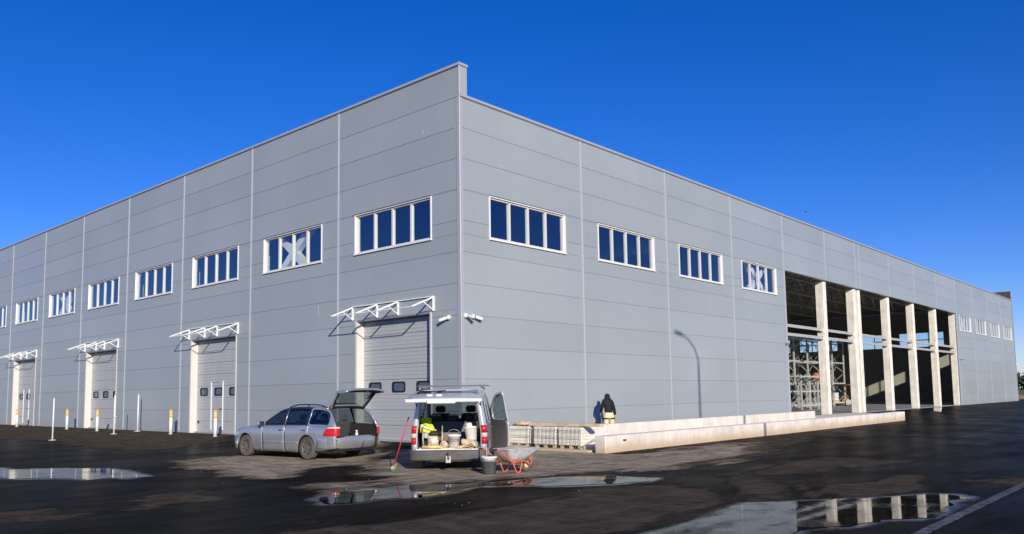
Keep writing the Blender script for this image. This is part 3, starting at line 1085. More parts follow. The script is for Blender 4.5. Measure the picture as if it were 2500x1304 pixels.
tw.links.new(g2.outputs['Position'], nr.inputs['Vector']); tw.links.new(nr.outputs['Fac'], mr_w.inputs['Value']); tw.links.new(mr_w.outputs[0], pw_.inputs['Roughness'])
# silt and thin film: reflectivity varies over the sheet
mpw = tw.nodes.new('ShaderNodeMapping'); mpw.inputs['Scale'].default_value = (0.9, 2.2, 1); mpw.inputs['Rotation'].default_value = (0, 0, R(-40))
nl = tw.nodes.new('ShaderNodeTexNoise'); nl.inputs['Scale'].default_value = 1.3; nl.inputs['Detail'].default_value = 7; nl.inputs['Roughness'].default_value = 0.65
ml_w = tw.nodes.new('ShaderNodeMapRange'); ml_w.interpolation_type = 'SMOOTHSTEP'
for k_, v_ in (('From Min', .42), ('From Max', .62), ('To Min', .36), ('To Max', .03)): ml_w.inputs[k_].default_value = v_
tw.links.new(g2.outputs['Position'], mpw.inputs['Vector']); tw.links.new(mpw.outputs[0], nl.inputs['Vector']); tw.links.new(nl.outputs['Fac'], ml_w.inputs['Value']); tw.links.new(ml_w.outputs[0], pw_.inputs['Specular IOR Level'])

from mathutils import noise as mnoise
for k, poly in enumerate(PUDDLES):
    # Catmull-Rom smoothing + noise wobble
    pts = []
    n = len(poly)
    for i in range(n):
        p0, p1, p2, p3 = [np.array(poly[(i + j) % n]) for j in (-1, 0, 1, 2)]
        L = np.linalg.norm(p2 - p1)
        ns = max(3, int(L / 0.10))
        for s_ in range(ns):
            u = s_ / ns
            q = 0.5 * (2 * p1 + (p2 - p0) * u + (2 * p0 - 5 * p1 + 4 * p2 - p3) * u * u + (3 * p1 - p0 - 3 * p2 + p3) * u ** 3)
            w = 0.16 if k != 3 else 0.25
            q = q + w * np.array([mnoise.noise((q[0] * 2.3, q[1] * 2.3, k)), mnoise.noise((q[0] * 2.3, q[1] * 2.3, k + 50))])
            q = q + 0.05 * np.array([mnoise.noise((q[0] * 7, q[1] * 7, k)), mnoise.noise((q[0] * 11, q[1] * 11, k + 50))])
            pts.append(tuple(q))
    bm = bmesh.new()
    vsb = [bm.verts.new((x, y, -0.245 if k != 3 else float(ground_z(np.array([x]), np.array([y]))[0]) + 0.005)) for x, y in pts]
    f = bm.faces.new(vsb)
    bmesh.ops.triangulate(bm, faces=[f])
    bmesh.ops.recalc_face_normals(bm, faces=bm.faces)
    for f in bm.faces:
        if f.normal.z < 0:
            f.normal_flip()
    mp_ = bpy.data.meshes.new('puddle'); bm.to_mesh(mp_); bm.free()
    mp_.materials.append(mw)
    o = bpy.data.objects.new('puddle', mp_); COL.objects.link(o)
    tag(o, kind='structure')

# worn painted bay line at the lower right
ml = bpy.data.materials.new('worn_line'); ml.use_nodes = True
MATS['worn_line'] = ml
t = ml.node_tree; L_ = t.links.new
p = t.nodes['Principled BSDF']
geo = t.nodes.new('ShaderNodeNewGeometry')
w1 = ramp(noise(7, 8, None, 0.75), 0.40, 0.60)
w2 = ramp(noise(60, 3, None, 0.7), 0.35, 0.65)
L_(mixc(mathn('MULTIPLY', w1, w2), (0.03, 0.028, 0.026), (0.30, 0.29, 0.27)), p.inputs['Base Color'])
p.inputs['Roughness'].default_value = 0.7
lm = MB()
N_ = 60
(lx0, ly0), (lx1, ly1) = (-7.6, -14.66), (4.0, -14.66)
pts = []
for i in range(N_ + 1):
    u = i / N_
    x = lx0 + (lx1 - lx0) * u
    wob = 0.02 * mnoise.noise((x * 3, 0, 0))
    pts += [(x, ly0 - 0.075 + wob, -0.2455), (x, ly0 + 0.075 + 0.02 * mnoise.noise((x * 3, 9, 0)), -0.2455)]
lm.add(pts, [(2 * i, 2 * i + 2, 2 * i + 3, 2 * i + 1) for i in range(N_)])
tag(lm.build('painted_line', 'worn_line'), kind='structure')

# far right: sandy bank, grass field, dark wood
mat('sand', (0.42, 0.25, 0.11), 0.9, var=0.3, scale=0.6, bump=0.4, bscale=3)
mat('grass', (0.12, 0.14, 0.03), 0.9, var=0.35, scale=0.35, bump=0.5, bscale=6)
bk = MB().grid(lambda u, v: (97 + 9 * u, -40 + 130 * v, -0.3 + (0.75 + 0.25 * mnoise.noise((u * 3, v * 40, 0))) * math.sin(math.pi * min(1, u * 1.0)) ** 0.7), 10, 90)
tag(bk.build('sand_bank', 'sand'), kind='structure')
fld = MB().grid(lambda u, v: (104 + 700 * u, -500 + 1100 * v, 0.15 + 0.5 * u + 0.3 * mnoise.noise((u * 9, v * 12, 0))), 40, 50)
tag(fld.build('grass_field', 'grass'), kind='structure')
mat('foliage_far', (0.030, 0.048, 0.025), 0.8, var=0.4, scale=0.5)
fr = MB()
rng = np.random.RandomState(3)
for i in range(420):
    x, y = rng.uniform(330, 380), rng.uniform(-140, 190)
    h = rng.uniform(4.5, 7.5) * (1 + .35 * mnoise.noise((y * .05, 0, 0)))
    fr.tube([(x, y, 0.0), (x, y, h * 0.5)], [0.25, 0.12], 5)
    for j in range(5):
        a = rng.uniform(0, 6.28); rr_ = rng.uniform(0, 1.5)
        c = (x + rr_ * math.cos(a), y + rr_ * math.sin(a), h * rng.uniform(.35, .85))
        s_ = rng.uniform(1.0, 2.0)
        vv, ff = [], []
        for q in range(16):
            d = rng.normal(size=3); d /= np.linalg.norm(d)
            cc = np.array(c) + d * s_ * rng.uniform(.6, 1.05)
            e1 = rng.normal(size=3) * .55; e2 = rng.normal(size=3) * .55
            b0 = len(vv); vv += [cc - e1, cc + e1, cc + e2]; ff.append((b0, b0 + 1, b0 + 2))
        fr.add(vv, ff)
tag(fr.build('distant_wood', 'foliage_far', recalc=False), 'dark line of distant trees at the far right edge', 'trees', kind='stuff')
# ================================================================== low walls, stacks, bollards, lamp
def chbox(name, matname, c, d, parent=None, ch=0.012):
    return MB().cbox(c, d, ch=ch).build(name, matname, parent)


# concrete plinth under the cladding
MB().box(0.02, -0.012, -0.4, OPEN_X[0], 0.03, -0.121).build('plinth', 'concrete', wh)

# retaining walls of the ramp
w = thing('retaining_wall', 'low front concrete wall along the asphalt, nearest the viewer', 'wall', (1.55, -4.0, -0.25))
for x0, x1 in ((0.0, 11.56), (11.60, 27.85)):
    MB().cbox(((x0 + x1) / 2, 0.0, 0.18), (x1 - x0, 0.37, 0.60), ch=0.02).build('wall_segment', 'concrete_wall', w)
MB().cbox((0.95, -0.20, 0.33), (0.16, 0.04, 0.05), ch=0.012).build('lifting_socket', 'steel_dark', w)
w = thing('retaining_wall', 'taller rear concrete wall in front of the person, behind the low one', 'wall', (2.25, -2.87, -0.25))
for x0, x1 in ((0.0, 7.98), (8.02, 17.75)):
    MB().cbox(((x0 + x1) / 2, 0.0, 0.30), (x1 - x0, 0.26, 0.88), ch=0.02).build('wall_segment', 'concrete_wall', w)
o = MB().cbox((25.2, -2.3, -0.1), (10.6, 2.96, 0.42), ch=0.01).build('concrete_landing', 'concrete')
tag(o, kind='structure')
o = MB().cbox((7.0, -3.42, -0.2), (10.0, 0.72, 0.26), ch=0.01).build('concrete_footing', 'concrete')
tag(o, kind='structure')
o = MB().cbox((1.75, -1.75, -0.245), (0.42, 3.7, 0.11), ch=0.015).build('concrete_kerb', 'concrete_wall')
tag(o, kind='structure')

# stacks of pale paving blocks
mat('paver', (0.70, 0.67, 0.59), 0.85, var=0.08, scale=6, bump=0.2, bscale=50, objvar=0.08)
mat('timber', (0.62, 0.47, 0.28), 0.75, var=0.18, scale=5, bump=0.2, bscale=40)
mat('sacking', (0.62, 0.46, 0.28), 0.9, var=0.25, scale=12, bump=0.5, bscale=30)
for k, (yc, lab) in enumerate(((-0.55, 'stack of pale paving slabs beneath the sack, nearest the corner'),
                               (-1.64, 'middle stack of pale paving blocks behind the wire mesh'),
                               (-2.62, 'stack of pale paving blocks beside the end of the concrete wall'))):
    s = thing('paving_stack', lab, 'paving stack', (2.35, yc, -0.20), 0.0, 'paving stacks beside the ramp wall')
    wy = 0.86
    for q in (-0.34, 0, 0.34):
        chbox('pallet_board', 'timber', (-0.35, q, 0.05), (0.1, 0.1, 0.09), s, 0.004)
    nl = 6
    hh = 0.545 / nl
    for j in range(nl):
        ncol = 2 if k == 0 else 3
        for i in range(ncol):
            c = -wy / 2 + wy * (i + .5) / ncol
            MB().cbox((random.uniform(-.006, .006), c, 0.10 + hh * (j + .5)), (0.85, wy / ncol - 0.004, hh - 0.003), ch=0.006).build('slab', 'paver', s)
sk = thing('sack', 'crumpled brown sack lying on the nearest paving stack', 'sack', (2.2, -0.50, 0.45), R(80))
m = MB()
rings = []
for i in range(13):
    u = i / 12
    r = 0.13 * (math.sin(math.pi * min(max(u, .03), .97))) ** 0.35
    rings.append([((u - .5) * 0.62, 1.5 * r * math.cos(a) * (1 + .12 * math.sin(3 * a + u * 9)), 0.075 + r * .62 * math.sin(a) * (1 + .2 * math.sin(u * 17 + a))) for a in [2 * math.pi * q / 14 for q in range(14)]])
m.loft(rings)
m.build('bag', 'sacking', sk)
MB().tube([(-0.24, -.15, .10), (-.05, -.17, .14), (.1, -.16, .1), (.2, -.15, .13)], 0.02, 6).build('fold', 'sacking', sk)
tb = MB().cbox((2.08, -2.33, 0.515), (0.22, 2.75, 0.085), ch=0.008)
tag(tb.build('timber_board', 'timber'), 'long pale timber board lying across the paving stacks', 'board')

mat('mesh_wire', (0.20, 0.205, 0.21), 0.5, 0.4, var=0.1)
# wire mesh sheet leaning on the stacks
wm = thing('wire_mesh_sheet', 'sheet of grey welded wire mesh leaning on the paving stacks', 'wire mesh', (1.84, -2.05, -0.18))
for i in range(14):
    y = -1.0 + 2.05 * i / 13
    MB().tube([(0.0, y, 0.0), (0.03, y, 0.60)], 0.005, 5).build('wire', 'mesh_wire', wm)
for z in (0.10, 0.32, 0.52):
    MB().tube([(-0.01 + 0.05 * z, -1.03, z), (-0.01 + 0.05 * z, 1.85, z + .01)], 0.006, 5).build('wire', 'mesh_wire', wm)
MB().tube([(0.0, 0.85, 0.0), (0.04, 0.85, 0.66)], 0.012, 6).build('post', 'steel_dark', wm)
rd = MB().tube([(1.62, -3.0, -0.24), (1.86, -3.45, 0.06), (2.1, -3.9, 0.37)], 0.011, 6)
tag(rd.build('steel_rod', 'galv'), 'thin steel rod leaning against the end of the low wall', 'rod')

# loose grit and crumbs along the low wall and around the vehicles
mat('grit', (0.26, 0.23, 0.19), 0.9, var=0.3, scale=20)
gm = MB()
rng = np.random.RandomState(11)
for i in range(480):
    if i < 330:
        x, y = rng.uniform(1.6, 28), -4.2 - abs(rng.normal(0, 0.12))
    else:
        x, y = rng.uniform(-9, 3), rng.uniform(-9, 2)
    s_ = rng.uniform(0.005, 0.012) * (1.8 if rng.rand() < .1 else 1)
    e = Euler(rng.uniform(0, 6, 3)).to_matrix()
    gm.cbox((x, y, -0.25 + s_ * .4 + (0.2 * float(sstep(-4.2, 0, x) * sstep(-1.5, 2.5, y)) if x < 0 else 0)), (s_ * 1.6, s_, s_), e, ch=s_ * .25)
tag(gm.build('grit', 'grit'), 'scattered pale grit and crumbs on the asphalt', 'grit', kind='stuff')

# bollards
mat('bollard_yellow', (0.85, 0.42, 0.04), 0.5, var=0.08)
mat('bollard_white', (0.78, 0.77, 0.74), 0.5, var=0.08, scale=5, dirt=(0.3, 0.26, 0.2), dirt_h=0.25)


def gz1(x, y):
    return float(ground_z(np.array([float(x)]), np.array([float(y)]))[0])


bl = None
for (x, y), lab in (((-0.98, 13.17), 'bollard right in front of the second door, nearest the silver car'),
                    ((-0.90, 17.22), 'bollard at the left jamb of the second door'),
                    ((-1.05, 24.85), 'bollard before the right half of the third door'),
                    ((-0.93, 29.2), 'bollard at the left jamb of the third door'),
                    ((-0.90, 37.3), 'bollard before the farthest door at the left edge')):
    lab = 'white yellow-topped ' + lab
    if bl is None:
        bl = thing('bollard', lab, 'bollard', (x, y, gz1(x, y)), 0, 'white and yellow bollards before the doors')
        MB().lathe([(0.068, 0), (0.068, 0.74)], n=16).build('post', 'bollard_white', bl)
        MB().lathe([(0.076, 0.74), (0.076, 0.82)], n=16).build('yellow_band', 'bollard_yellow', bl)
        MB().lathe([(0.072, 0.82), (0.072, 0.86)], n=16).build('white_band', 'bollard_white', bl)
        MB().lathe([(0.076, 0.86), (0.076, 0.93)], n=16).build('yellow_band', 'bollard_yellow', bl)
        MB().lathe([(0.072, 0.93), (0.072, 0.97)], n=16).build('white_band', 'bollard_white', bl)
        MB().lathe([(0.076, 0.97), (0.077, 1.03), (0.06, 1.06), (0, 1.065)], n=16).build('yellow_band', 'bollard_yellow', bl)
        MB().lathe([(0.10, 0.0), (0.10, 0.012), (0.07, 0.02)], n=16).build('foot_plate', 'galv', bl)
        bl0 = bl
    else:
        c = copy_tree(bl0)
        c.location = (x, y, gz1(x, y)); c['label'] = lab
# white survey posts on small footings
ps0 = None
for (x, y, h), lab in (((-4.45, 20.8, 1.82), 'thin white steel post standing far out from the wall, leftmost'),
                       ((-1.67, 21.29, 1.80), 'thin white steel post with a bracket, middle of three'),
                       ((-0.45, 21.6, 1.76), 'thin white steel post closest to the wall')):
    z = gz1(x, y)
    p_ = thing('steel_post', lab, 'post', (x, y, z), 0, 'thin white posts left of the doors')
    MB().tube([(0, 0, 0), (0.015, 0.01, h)], 0.03, 10).build('pole', 'white_paint', p_)
    MB().lathe([(0.16, 0.0), (0.14, 0.02), (0.05, 0.03)], n=14).build('footing', 'concrete', p_)
    if abs(x + 1.67) < .01:
        MB().beam((0, 0, 0.78), (-0.0, -0.22, 0.80), 0.05, 0.03).build('bracket', 'white_paint', p_)

# street lamp behind the viewer's right; its shadow falls on the front wall
lp = Vector((14.70, 0, 0)) - LDIR * 23.0
head = Vector((13.08, 0, 3.935)) - LDIR * 23.0
bend = Vector((14.70, 0, 2.83)) - LDIR * 23.0
sl = thing('street_lamp', 'tall grey street lamp standing outside the frame, seen only by its shadow', 'street lamp', (lp.x, lp.y, -0.25))
B = bend - Vector((lp.x, lp.y, -0.25)); H = head - Vector((lp.x, lp.y, -0.25))
MB().tube([(0, 0, 0), (0, 0, 1.2), (0, 0, 1.25), (0, 0, B.z - .3)], [0.11, 0.11, 0.075, 0.06], 12).build('pole', 'galv', sl)
MB().tube([(0, 0, B.z - .35), (0, 0, B.z), (H.x * .2, 0, B.z + (H.z - B.z) * .5), (H.x * .5, 0, B.z + (H.z - B.z) * .8), (H.x * .85, 0, H.z)], [0.055, 0.05, 0.045, 0.04, 0.04], 10).build('arm', 'galv', sl)
MB().cbox((H.x * 1.0, 0, H.z + .02), (0.62, 0.22, 0.11), Euler((0, 0.12, 0)).to_matrix(), ch=0.03).build('lamp_head', 'galv', sl)

# bird
bd = thing('bird', 'tiny dark bird flying above the right roof line', 'bird', (41.5, 5.3, 14.7), R(30))
MB().tube([(-.16, 0, 0), (-.08, 0, .0), (0.05, 0, .01), (.15, 0, .02), (.19, 0, .015)], [.01, .04, .05, .03, .008], 8).build('body', 'steel_dark', bd)
for s_ in (-1, 1):
    MB().add([(-.05, 0, .02), (.06, 0, .02), (.02, s_ * .2, .10), (-.06, s_ * .36, .05), (-.08, s_ * .18, .07)], [(0, 1, 2, 4), (2, 3, 4)]).build('wing', 'steel_dark', bd)

# ---- racks and odds and ends inside the hall
mat('rack_steel', (0.52, 0.53, 0.50), 0.45, 0.3, var=0.08)
mat('orange_paint', (0.75, 0.22, 0.02), 0.5)
mat('hazard_yellow', (0.80, 0.55, 0.02), 0.5)


def rack(label, x0, y0, nb, w_, depth_, h, levels):
    t = thing('storage_rack', label, 'rack', (x0, y0, 0.0), 0, 'steel racks in the hall')
    for i in range(nb + 1):
        x = i * w_
        fr_ = bpy.data.objects.new('upright_frame', None); COL.objects.link(fr_); fr_.parent = t
        for y in (0, depth_):
            MB().box(x - 0.06, y - 0.05, 0.0, x + 0.06, y + 0.05, h).build('upright', 'rack_steel', fr_)
        m = MB()
        n = int(h / 0.9)
        for j in range(n):
            za, zb_ = h * j / n, h * (j + 1) / n
            m.beam((x, 0, za if j % 2 else zb_), (x, depth_, zb_ if j % 2 else za), 0.04)
        tag(m.build('lacing', 'rack_steel', fr_))
    for z in levels:
        for y in (0, depth_):
            MB().box(0, y - 0.03, z, nb * w_, y + 0.03, z + 0.12).build('beam', 'rack_steel', t)
    for i in range(nb):
        for z0, z1 in zip([0.3] + levels[:-1], levels):
            m = MB()
            m.beam((i * w_ + .06, depth_ / 2, z0 + .15), ((i + 1) * w_ - .06, depth_ / 2, z1 - .05), 0.035)
            m.build('cross_brace', 'rack_steel', t)
            m = MB()
            m.beam((i * w_ + .06, depth_ / 2 + .05, z1 - .05), ((i + 1) * w_ - .06, depth_ / 2 + .05, z0 + .15), 0.035)
            m.build('cross_brace', 'rack_steel', t)
    return t


rack('tall grey steel rack inside the hall, front row at the left of the open bays', 43.2, 8.6, 5, 2.75, 1.1, 5.9, [0.25, 1.95, 3.75, 5.6])
rack('short grey steel rack inside the hall, close behind the first column', 41.2, 6.2, 3, 1.6, 0.9, 2.6, [0.25, 1.3, 2.4])
rack('tall grey steel rack inside the hall, second row behind the front row', 45.4, 12.6, 5, 2.75, 1.1, 5.9, [0.25, 1.95, 3.75, 5.6])
rack('tall grey steel rack inside the hall, farthest row at the back', 50.4, 19.5, 4, 2.75, 1.1, 8.4, [0.25, 1.95, 3.75, 5.6, 7.4])
# goods on pallets on and beside the racks
mat('carton', (0.50, 0.34, 0.18), 0.8, var=0.15, scale=4)
for (x, y, z, lab, mm_) in ((52.6, 9.1, 2.08, 'orange crate load on the front rack beam behind the first column', 'orange_paint'),
                            (48.9, 13.1, 2.08, 'brown carton load on the second rack row', 'carton'),
                            (61.5, 10.5, 0.0, 'brown carton load on the hall floor among the columns', 'carton'),
                            (55.0, 9.1, 0.38, 'white wrapped goods standing low in the front rack', 'white_trim_g')):
    if mm_ == 'white_trim_g' and 'white_trim_g' not in MATS:
        mat('white_trim_g', (0.66, 0.66, 0.62), 0.5, var=0.1)
    t = thing('pallet_load', lab, 'pallet', (x, y, z))
    for q in (-.4, 0, .4):
        MB().box(-.6, q - .05, 0, .6, q + .05, .12).build('pallet_bearer', 'timber', t)
    for i in range(2):
        for j in range(3):
            MB().cbox((-.29 + .58 * i, 0, .26 + .24 * j), (.55, .85, .225), ch=.01).build('box', mm_, t)

# low trolley with a hazard-striped edge just inside the first bay
tr = thing('flat_trolley', 'low dark trolley with a yellow striped edge inside the first open bay', 'trolley', (33.2, 5.6, 0.0))
MB().box(-3.0, -0.5, 0.42, 1.1, 0.5, 0.56).build('deck', 'steel_grey', tr)
MB().box(-3.0, -0.46, 0.18, 1.0, 0.46, 0.419).build('chassis', 'steel_dark', tr)
for i in range(7):
    MB().prism([(-0.35 + i * .2, 0.44), (-0.25 + i * .2, 0.44), (-0.19 + i * .2, 0.54), (-0.29 + i * .2, 0.54)], -0.512, -0.502, 'xz').build('hazard_stripe', 'hazard_yellow', tr)
for x in (-2.6, 0.7):
    MB().lathe([(0.0, -0.06), (0.12, -0.06), (0.12, 0.06), (0.0, 0.06)], (x, -0.4, 0.12), axis='y', n=14).build('wheel', 'black_rubber', tr)
# scissor lift with orange deck
lf = thing('scissor_lift', 'orange and grey scissor lift parked in the dark hall', 'lift', (57.6, 8.4, 0.0), R(20))
MB().cbox((0, 0, 0.35), (1.8, 0.8, 0.4), ch=0.03).build('chassis', 'steel_grey', lf)
for i in range(3):
    MB().beam((-.7, -.3, .55 + .42 * i), (.7, -.3, .97 + .42 * i), 0.07).build('scissor_arm', 'hazard_yellow', lf)
    MB().beam((.7, .3, .55 + .42 * i), (-.7, .3, .97 + .42 * i), 0.07).build('scissor_arm', 'orange_paint', lf)
MB().cbox((0, 0, 1.9), (1.9, 0.85, 0.12), ch=0.02).build('platform', 'orange_paint', lf)
for x in (-.9, 0, .9):
    MB().tube([(x, -.4, 1.95), (x, -.4, 2.9)], 0.02, 6).build('guard_post', 'orange_paint', lf)
for z in (2.4, 2.88):
    MB().tube([(-.9, -.4, z), (.9, -.4, z)], 0.02, 6).build('guard_rail', 'orange_paint', lf)
for x in (-.6, .6):
    for y in (-.42, .42):
        MB().lathe([(0, -.06), (.17, -.06), (.17, .06), (0, .06)], (x, y, .17), axis='y', n=14).build('wheel', 'black_rubber', lf)
# ================================================================== vehicles
mat('car_silver', (0.46, 0.475, 0.505), 0.25, 0.55, var=0.03, coat=0.9, dirt=(0.27, 0.235, 0.18), dirt_h=0.55)
mat('van_silver', (0.60, 0.62, 0.66), 0.30, 0.35, var=0.03, coat=0.8, dirt=(0.27, 0.235, 0.185), dirt_h=0.60)
mat('trim_black', (0.018, 0.018, 0.02), 0.55, var=0.1)
mat('trim_dark', (0.020, 0.020, 0.020), 0.75, var=0.15, scale=8)
mat('bumper_grey', (0.085, 0.083, 0.08), 0.65, var=0.15, scale=6, dirt=(0.22, 0.19, 0.15), dirt_h=0.4)
mat('tyre', (0.035, 0.032, 0.028), 0.85, var=0.3, scale=7, dirt=(0.13, 0.105, 0.08), dirt_h=1.4)
mat('rim', (0.20, 0.18, 0.155), 0.55, 0.5, var=0.2, scale=9)
mat('tail_red', (0.55, 0.012, 0.015), 0.18, coat=0.7, var=0.05)
mat('lens_clear', (0.75, 0.55, 0.45), 0.2, coat=0.6)
mat('lens_white', (0.80, 0.78, 0.74), 0.2, coat=0.6)
mat('chrome', (0.7, 0.7, 0.7), 0.15, 0.95)
mat('seat_cloth', (0.045, 0.045, 0.048), 0.9, var=0.2, scale=20)
mat('carpet', (0.05, 0.047, 0.042), 0.95, var=0.2, scale=20)
mat('white_trim', (0.70, 0.70, 0.68), 0.45, var=0.05)
mat('inner_grey', (0.20, 0.19, 0.18), 0.8, var=0.1)


def lerp_table(tab):
    xs_, ys_ = zip(*tab)
    return lambda x: float(np.interp(x, xs_, ys_))


class Car:
    """Body shell from side profile tables; x forward from the rear axle, y left, z up from the ground."""

    def __init__(s, root, W, BELT, ROOF, sill, arches, tumble, paint):
        s.root, s.paint = root, paint
        s.W, s.belt, s.roof = lerp_table(W), lerp_table(BELT), lerp_table(ROOF)
        s.sill, s.arches, s.tumble = sill, arches, tumble

    def zb(s, x):
        z = s.sill(x) if callable(s.sill) else s.sill
        for xc, zc, r in s.arches:
            d = abs(x - xc)
            if d < r:
                z = max(z, zc + math.sqrt(r * r - d * d))
        return z

    def y(s, x, z, sgn=1):
        w = s.W(x)
        zbelt = s.belt(x)
        if z <= zbelt:
            t = (z - 0.2) / (zbelt - 0.2)
            k = np.interp(t, [0, .12, .45, .8, 1.0], [0.945, 0.975, 1.0, 0.995, 0.965])
            return sgn * w * float(k)
        return sgn * (w * 0.965 - s.tumble * (z - zbelt) - 0.08 * s.tumble * max(0, (z - zbelt) / 0.4) ** 3)

    def stations(s, x0, x1):
        xs_ = set(np.linspace(x0, x1, max(3, int((x1 - x0) / 0.07))).tolist())
        for xc, zc, r in s.arches:
            for a in np.linspace(0, math.pi, 17):
                x = xc + r * math.cos(a) * 0.9999
                if x0 < x < x1:
                    xs_.add(x)
        xs_ = sorted(xs_)
        out = [xs_[0]]
        for x in xs_[1:]:
            if x - out[-1] > 0.008:
                out.append(x)
        out[-1] = xs_[-1]
        return out

    def side_lower(s, mb, x0, x1, sgn, inset=0.0, n=8):
        st = s.stations(x0, x1)
        rows = []
        for x in st:
            zb, zt = s.zb(x), s.belt(x)
            rows.append([(x, s.y(x, zb + (zt - zb) * j / n, sgn) - sgn * inset, zb + (zt - zb) * j / n) for j in range(n + 1)])
        mb.loft(rows, closed=False, cap=False, smooth=True)

    def side_upper(s, mb_body, mb_glass, x0, x1, sgn, glass=None, lo=0.035, hi=0.06):
        """strip between belt and roof edge; glass=(g0,g1) is the window opening"""
        st = s.stations(x0, x1)
        if glass:
            st = sorted(set(st) | {glass[0], glass[1], glass[0] + .03, glass[1] - .03})
        B, G = [], []
        for i in range(len(st) - 1):
            xa, xb = st[i], st[i + 1]

            def zz(x):
                zl, zh = s.belt(x), s.roof(x)
                if glass:
                    e = min(x - glass[0], glass[1] - x)
                    rnd = 0.05 * max(0, 1 - e / 0.06) ** 2 if e >= 0 else 0
                    a, b_ = zl + lo + rnd, zh - hi - rnd
                    if b_ < a:
                        a = b_ = (zl + zh) / 2
                else:
                    a = b_ = (zl + zh) / 2
                return [zl, a, b_, zh]
            za, zb_ = zz(xa), zz(xb)
            isg = glass and (xa >= glass[0] - 1e-6) and (xb <= glass[1] + 1e-6)
            for j in range(3):
                q = [(xa, s.y(xa, za[j], sgn), za[j]), (xb, s.y(xb, zb_[j], sgn), zb_[j]),
                     (xb, s.y(xb, zb_[j + 1], sgn), zb_[j + 1]), (xa, s.y(xa, za[j + 1], sgn), za[j + 1])]
                if abs(za[j] - za[j + 1]) + abs(zb_[j] - zb_[j + 1]) < 1e-4:
                    continue
                if j == 1 and isg:
                    q = [(p[0], p[1] - sgn * 0.008, p[2]) for p in q]
                    mb_glass.add(q, [(0, 1, 2, 3)], True)
                else:
                    mb_body.add(q, [(0, 1, 2, 3)], True)

    def top(s, mb, x0, x1, zfun, crown, vmax=1.0, vmin=-1.0, nv=10, drop=0.0):
        st = s.stations(x0, x1)
        rows = []
        for x in st:
            z = zfun(x)
            w = s.y(x, z)
            rows.append([(x, w * v, z + crown * (1 - v * v) ** 0.8 - drop) for v in np.linspace(vmin, vmax, nv + 1)])
        mb.loft(rows, closed=False, cap=False, smooth=True)


def solid(o, t=0.02, offset=-1):
    m = o.modifiers.new('thick', 'SOLIDIFY')
    m.thickness = t
    m.offset = offset
    return o


def merge(mb):
    """weld duplicate vertices"""
    seen, remap, nv = {}, [], []
    for p in mb.v:
        k = tuple(round(c, 4) for c in p)
        if k not in seen:
            seen[k] = len(nv)
            nv.append(p)
        remap.append(seen[k])
    fs, sm = [], []
    for f, s_ in zip(mb.f, mb.sm):
        g = tuple(dict.fromkeys(remap[i] for i in f))
        if len(g) >= 3:
            fs.append(g); sm.append(s_)
    mb.v, mb.f, mb.sm = nv, fs, sm
    return mb


def wheel(parent, x, y, r, wdt, sgn, slots=6, steer=0.0):
    """tyre with rim and slots; sgn = outward side"""
    w = bpy.data.objects.new('wheel', None)
    COL.objects.link(w)
    w.parent = parent
    w.location = (x, y, r)
    w.rotation_euler = (0, 0, steer)
    h = wdt / 2
    ty = MB().lathe([(r * .66, -h * .9), (r * .80, -h), (r * .93, -h * .95), (r * .985, -h * .7), (r, -h * .3), (r, h * .3), (r * .985, h * .7), (r * .93, h * .95), (r * .80, h), (r * .66, h * .9)], axis='y', n=40, cap=False)
    ty.build('tyre', 'tyre', w)
    s_ = sgn
    rm = MB().lathe([(r * .67, -s_ * h * .85), (r * .675, s_ * h * .9), (r * .63, s_ * h * .92), (r * .60, s_ * h * .70), (r * .30, s_ * h * .82), (r * .16, s_ * h * .86), (0.0, s_ * h * .86)], axis='y', n=32, cap=False)
    ro = rm.build('rim', 'rim', w)
    for k in range(slots):
        a = 2 * math.pi * k / slots + 0.3
        c = (math.sin(a) * r * .46, s_ * (h * .775 + .004), math.cos(a) * r * .46)
        sl_ = MB()
        sl_.add([(c[0] + r * (.105 * math.cos(b) * math.cos(a) + .07 * math.sin(b) * math.sin(a)), c[1] + s_ * .003,
                  c[2] + r * (-.105 * math.cos(b) * math.sin(a) + .07 * math.sin(b) * math.cos(a))) for b in [2 * math.pi * q / 12 for q in range(12)]], [tuple(range(12))])
        sl_.build('slot', 'trim_black', w, recalc=False)
    return w


def seat(parent, x, y, w=0.5, hr=True, back=0.62, zseat=0.42, lean=0.18):
    s_ = bpy.data.objects.new('seat', None)
    COL.objects.link(s_)
    s_.parent = parent
    MB().cbox((x + .22, y, zseat), (0.5, w, 0.16), ch=0.04).build('cushion', 'seat_cloth', s_)
    Mx = Euler((0, -lean, 0)).to_matrix()
    MB().cbox((x - .05, y, zseat + back / 2), (0.13, w, back), Mx, ch=0.045).build('backrest', 'seat_cloth', s_)
    if hr:
        for yy in ([y] if w < .7 else [y - w / 4 - .05, y + w / 4 + .05]):
            MB().cbox((x - .14, yy, zseat + back + .10), (0.10, 0.25, 0.17), Mx, ch=0.04).build('headrest', 'seat_cloth', s_)
    return s_


def link_strip(mb, pts, w):
    """thin strip quad band following points, used for mouldings"""
    return mb


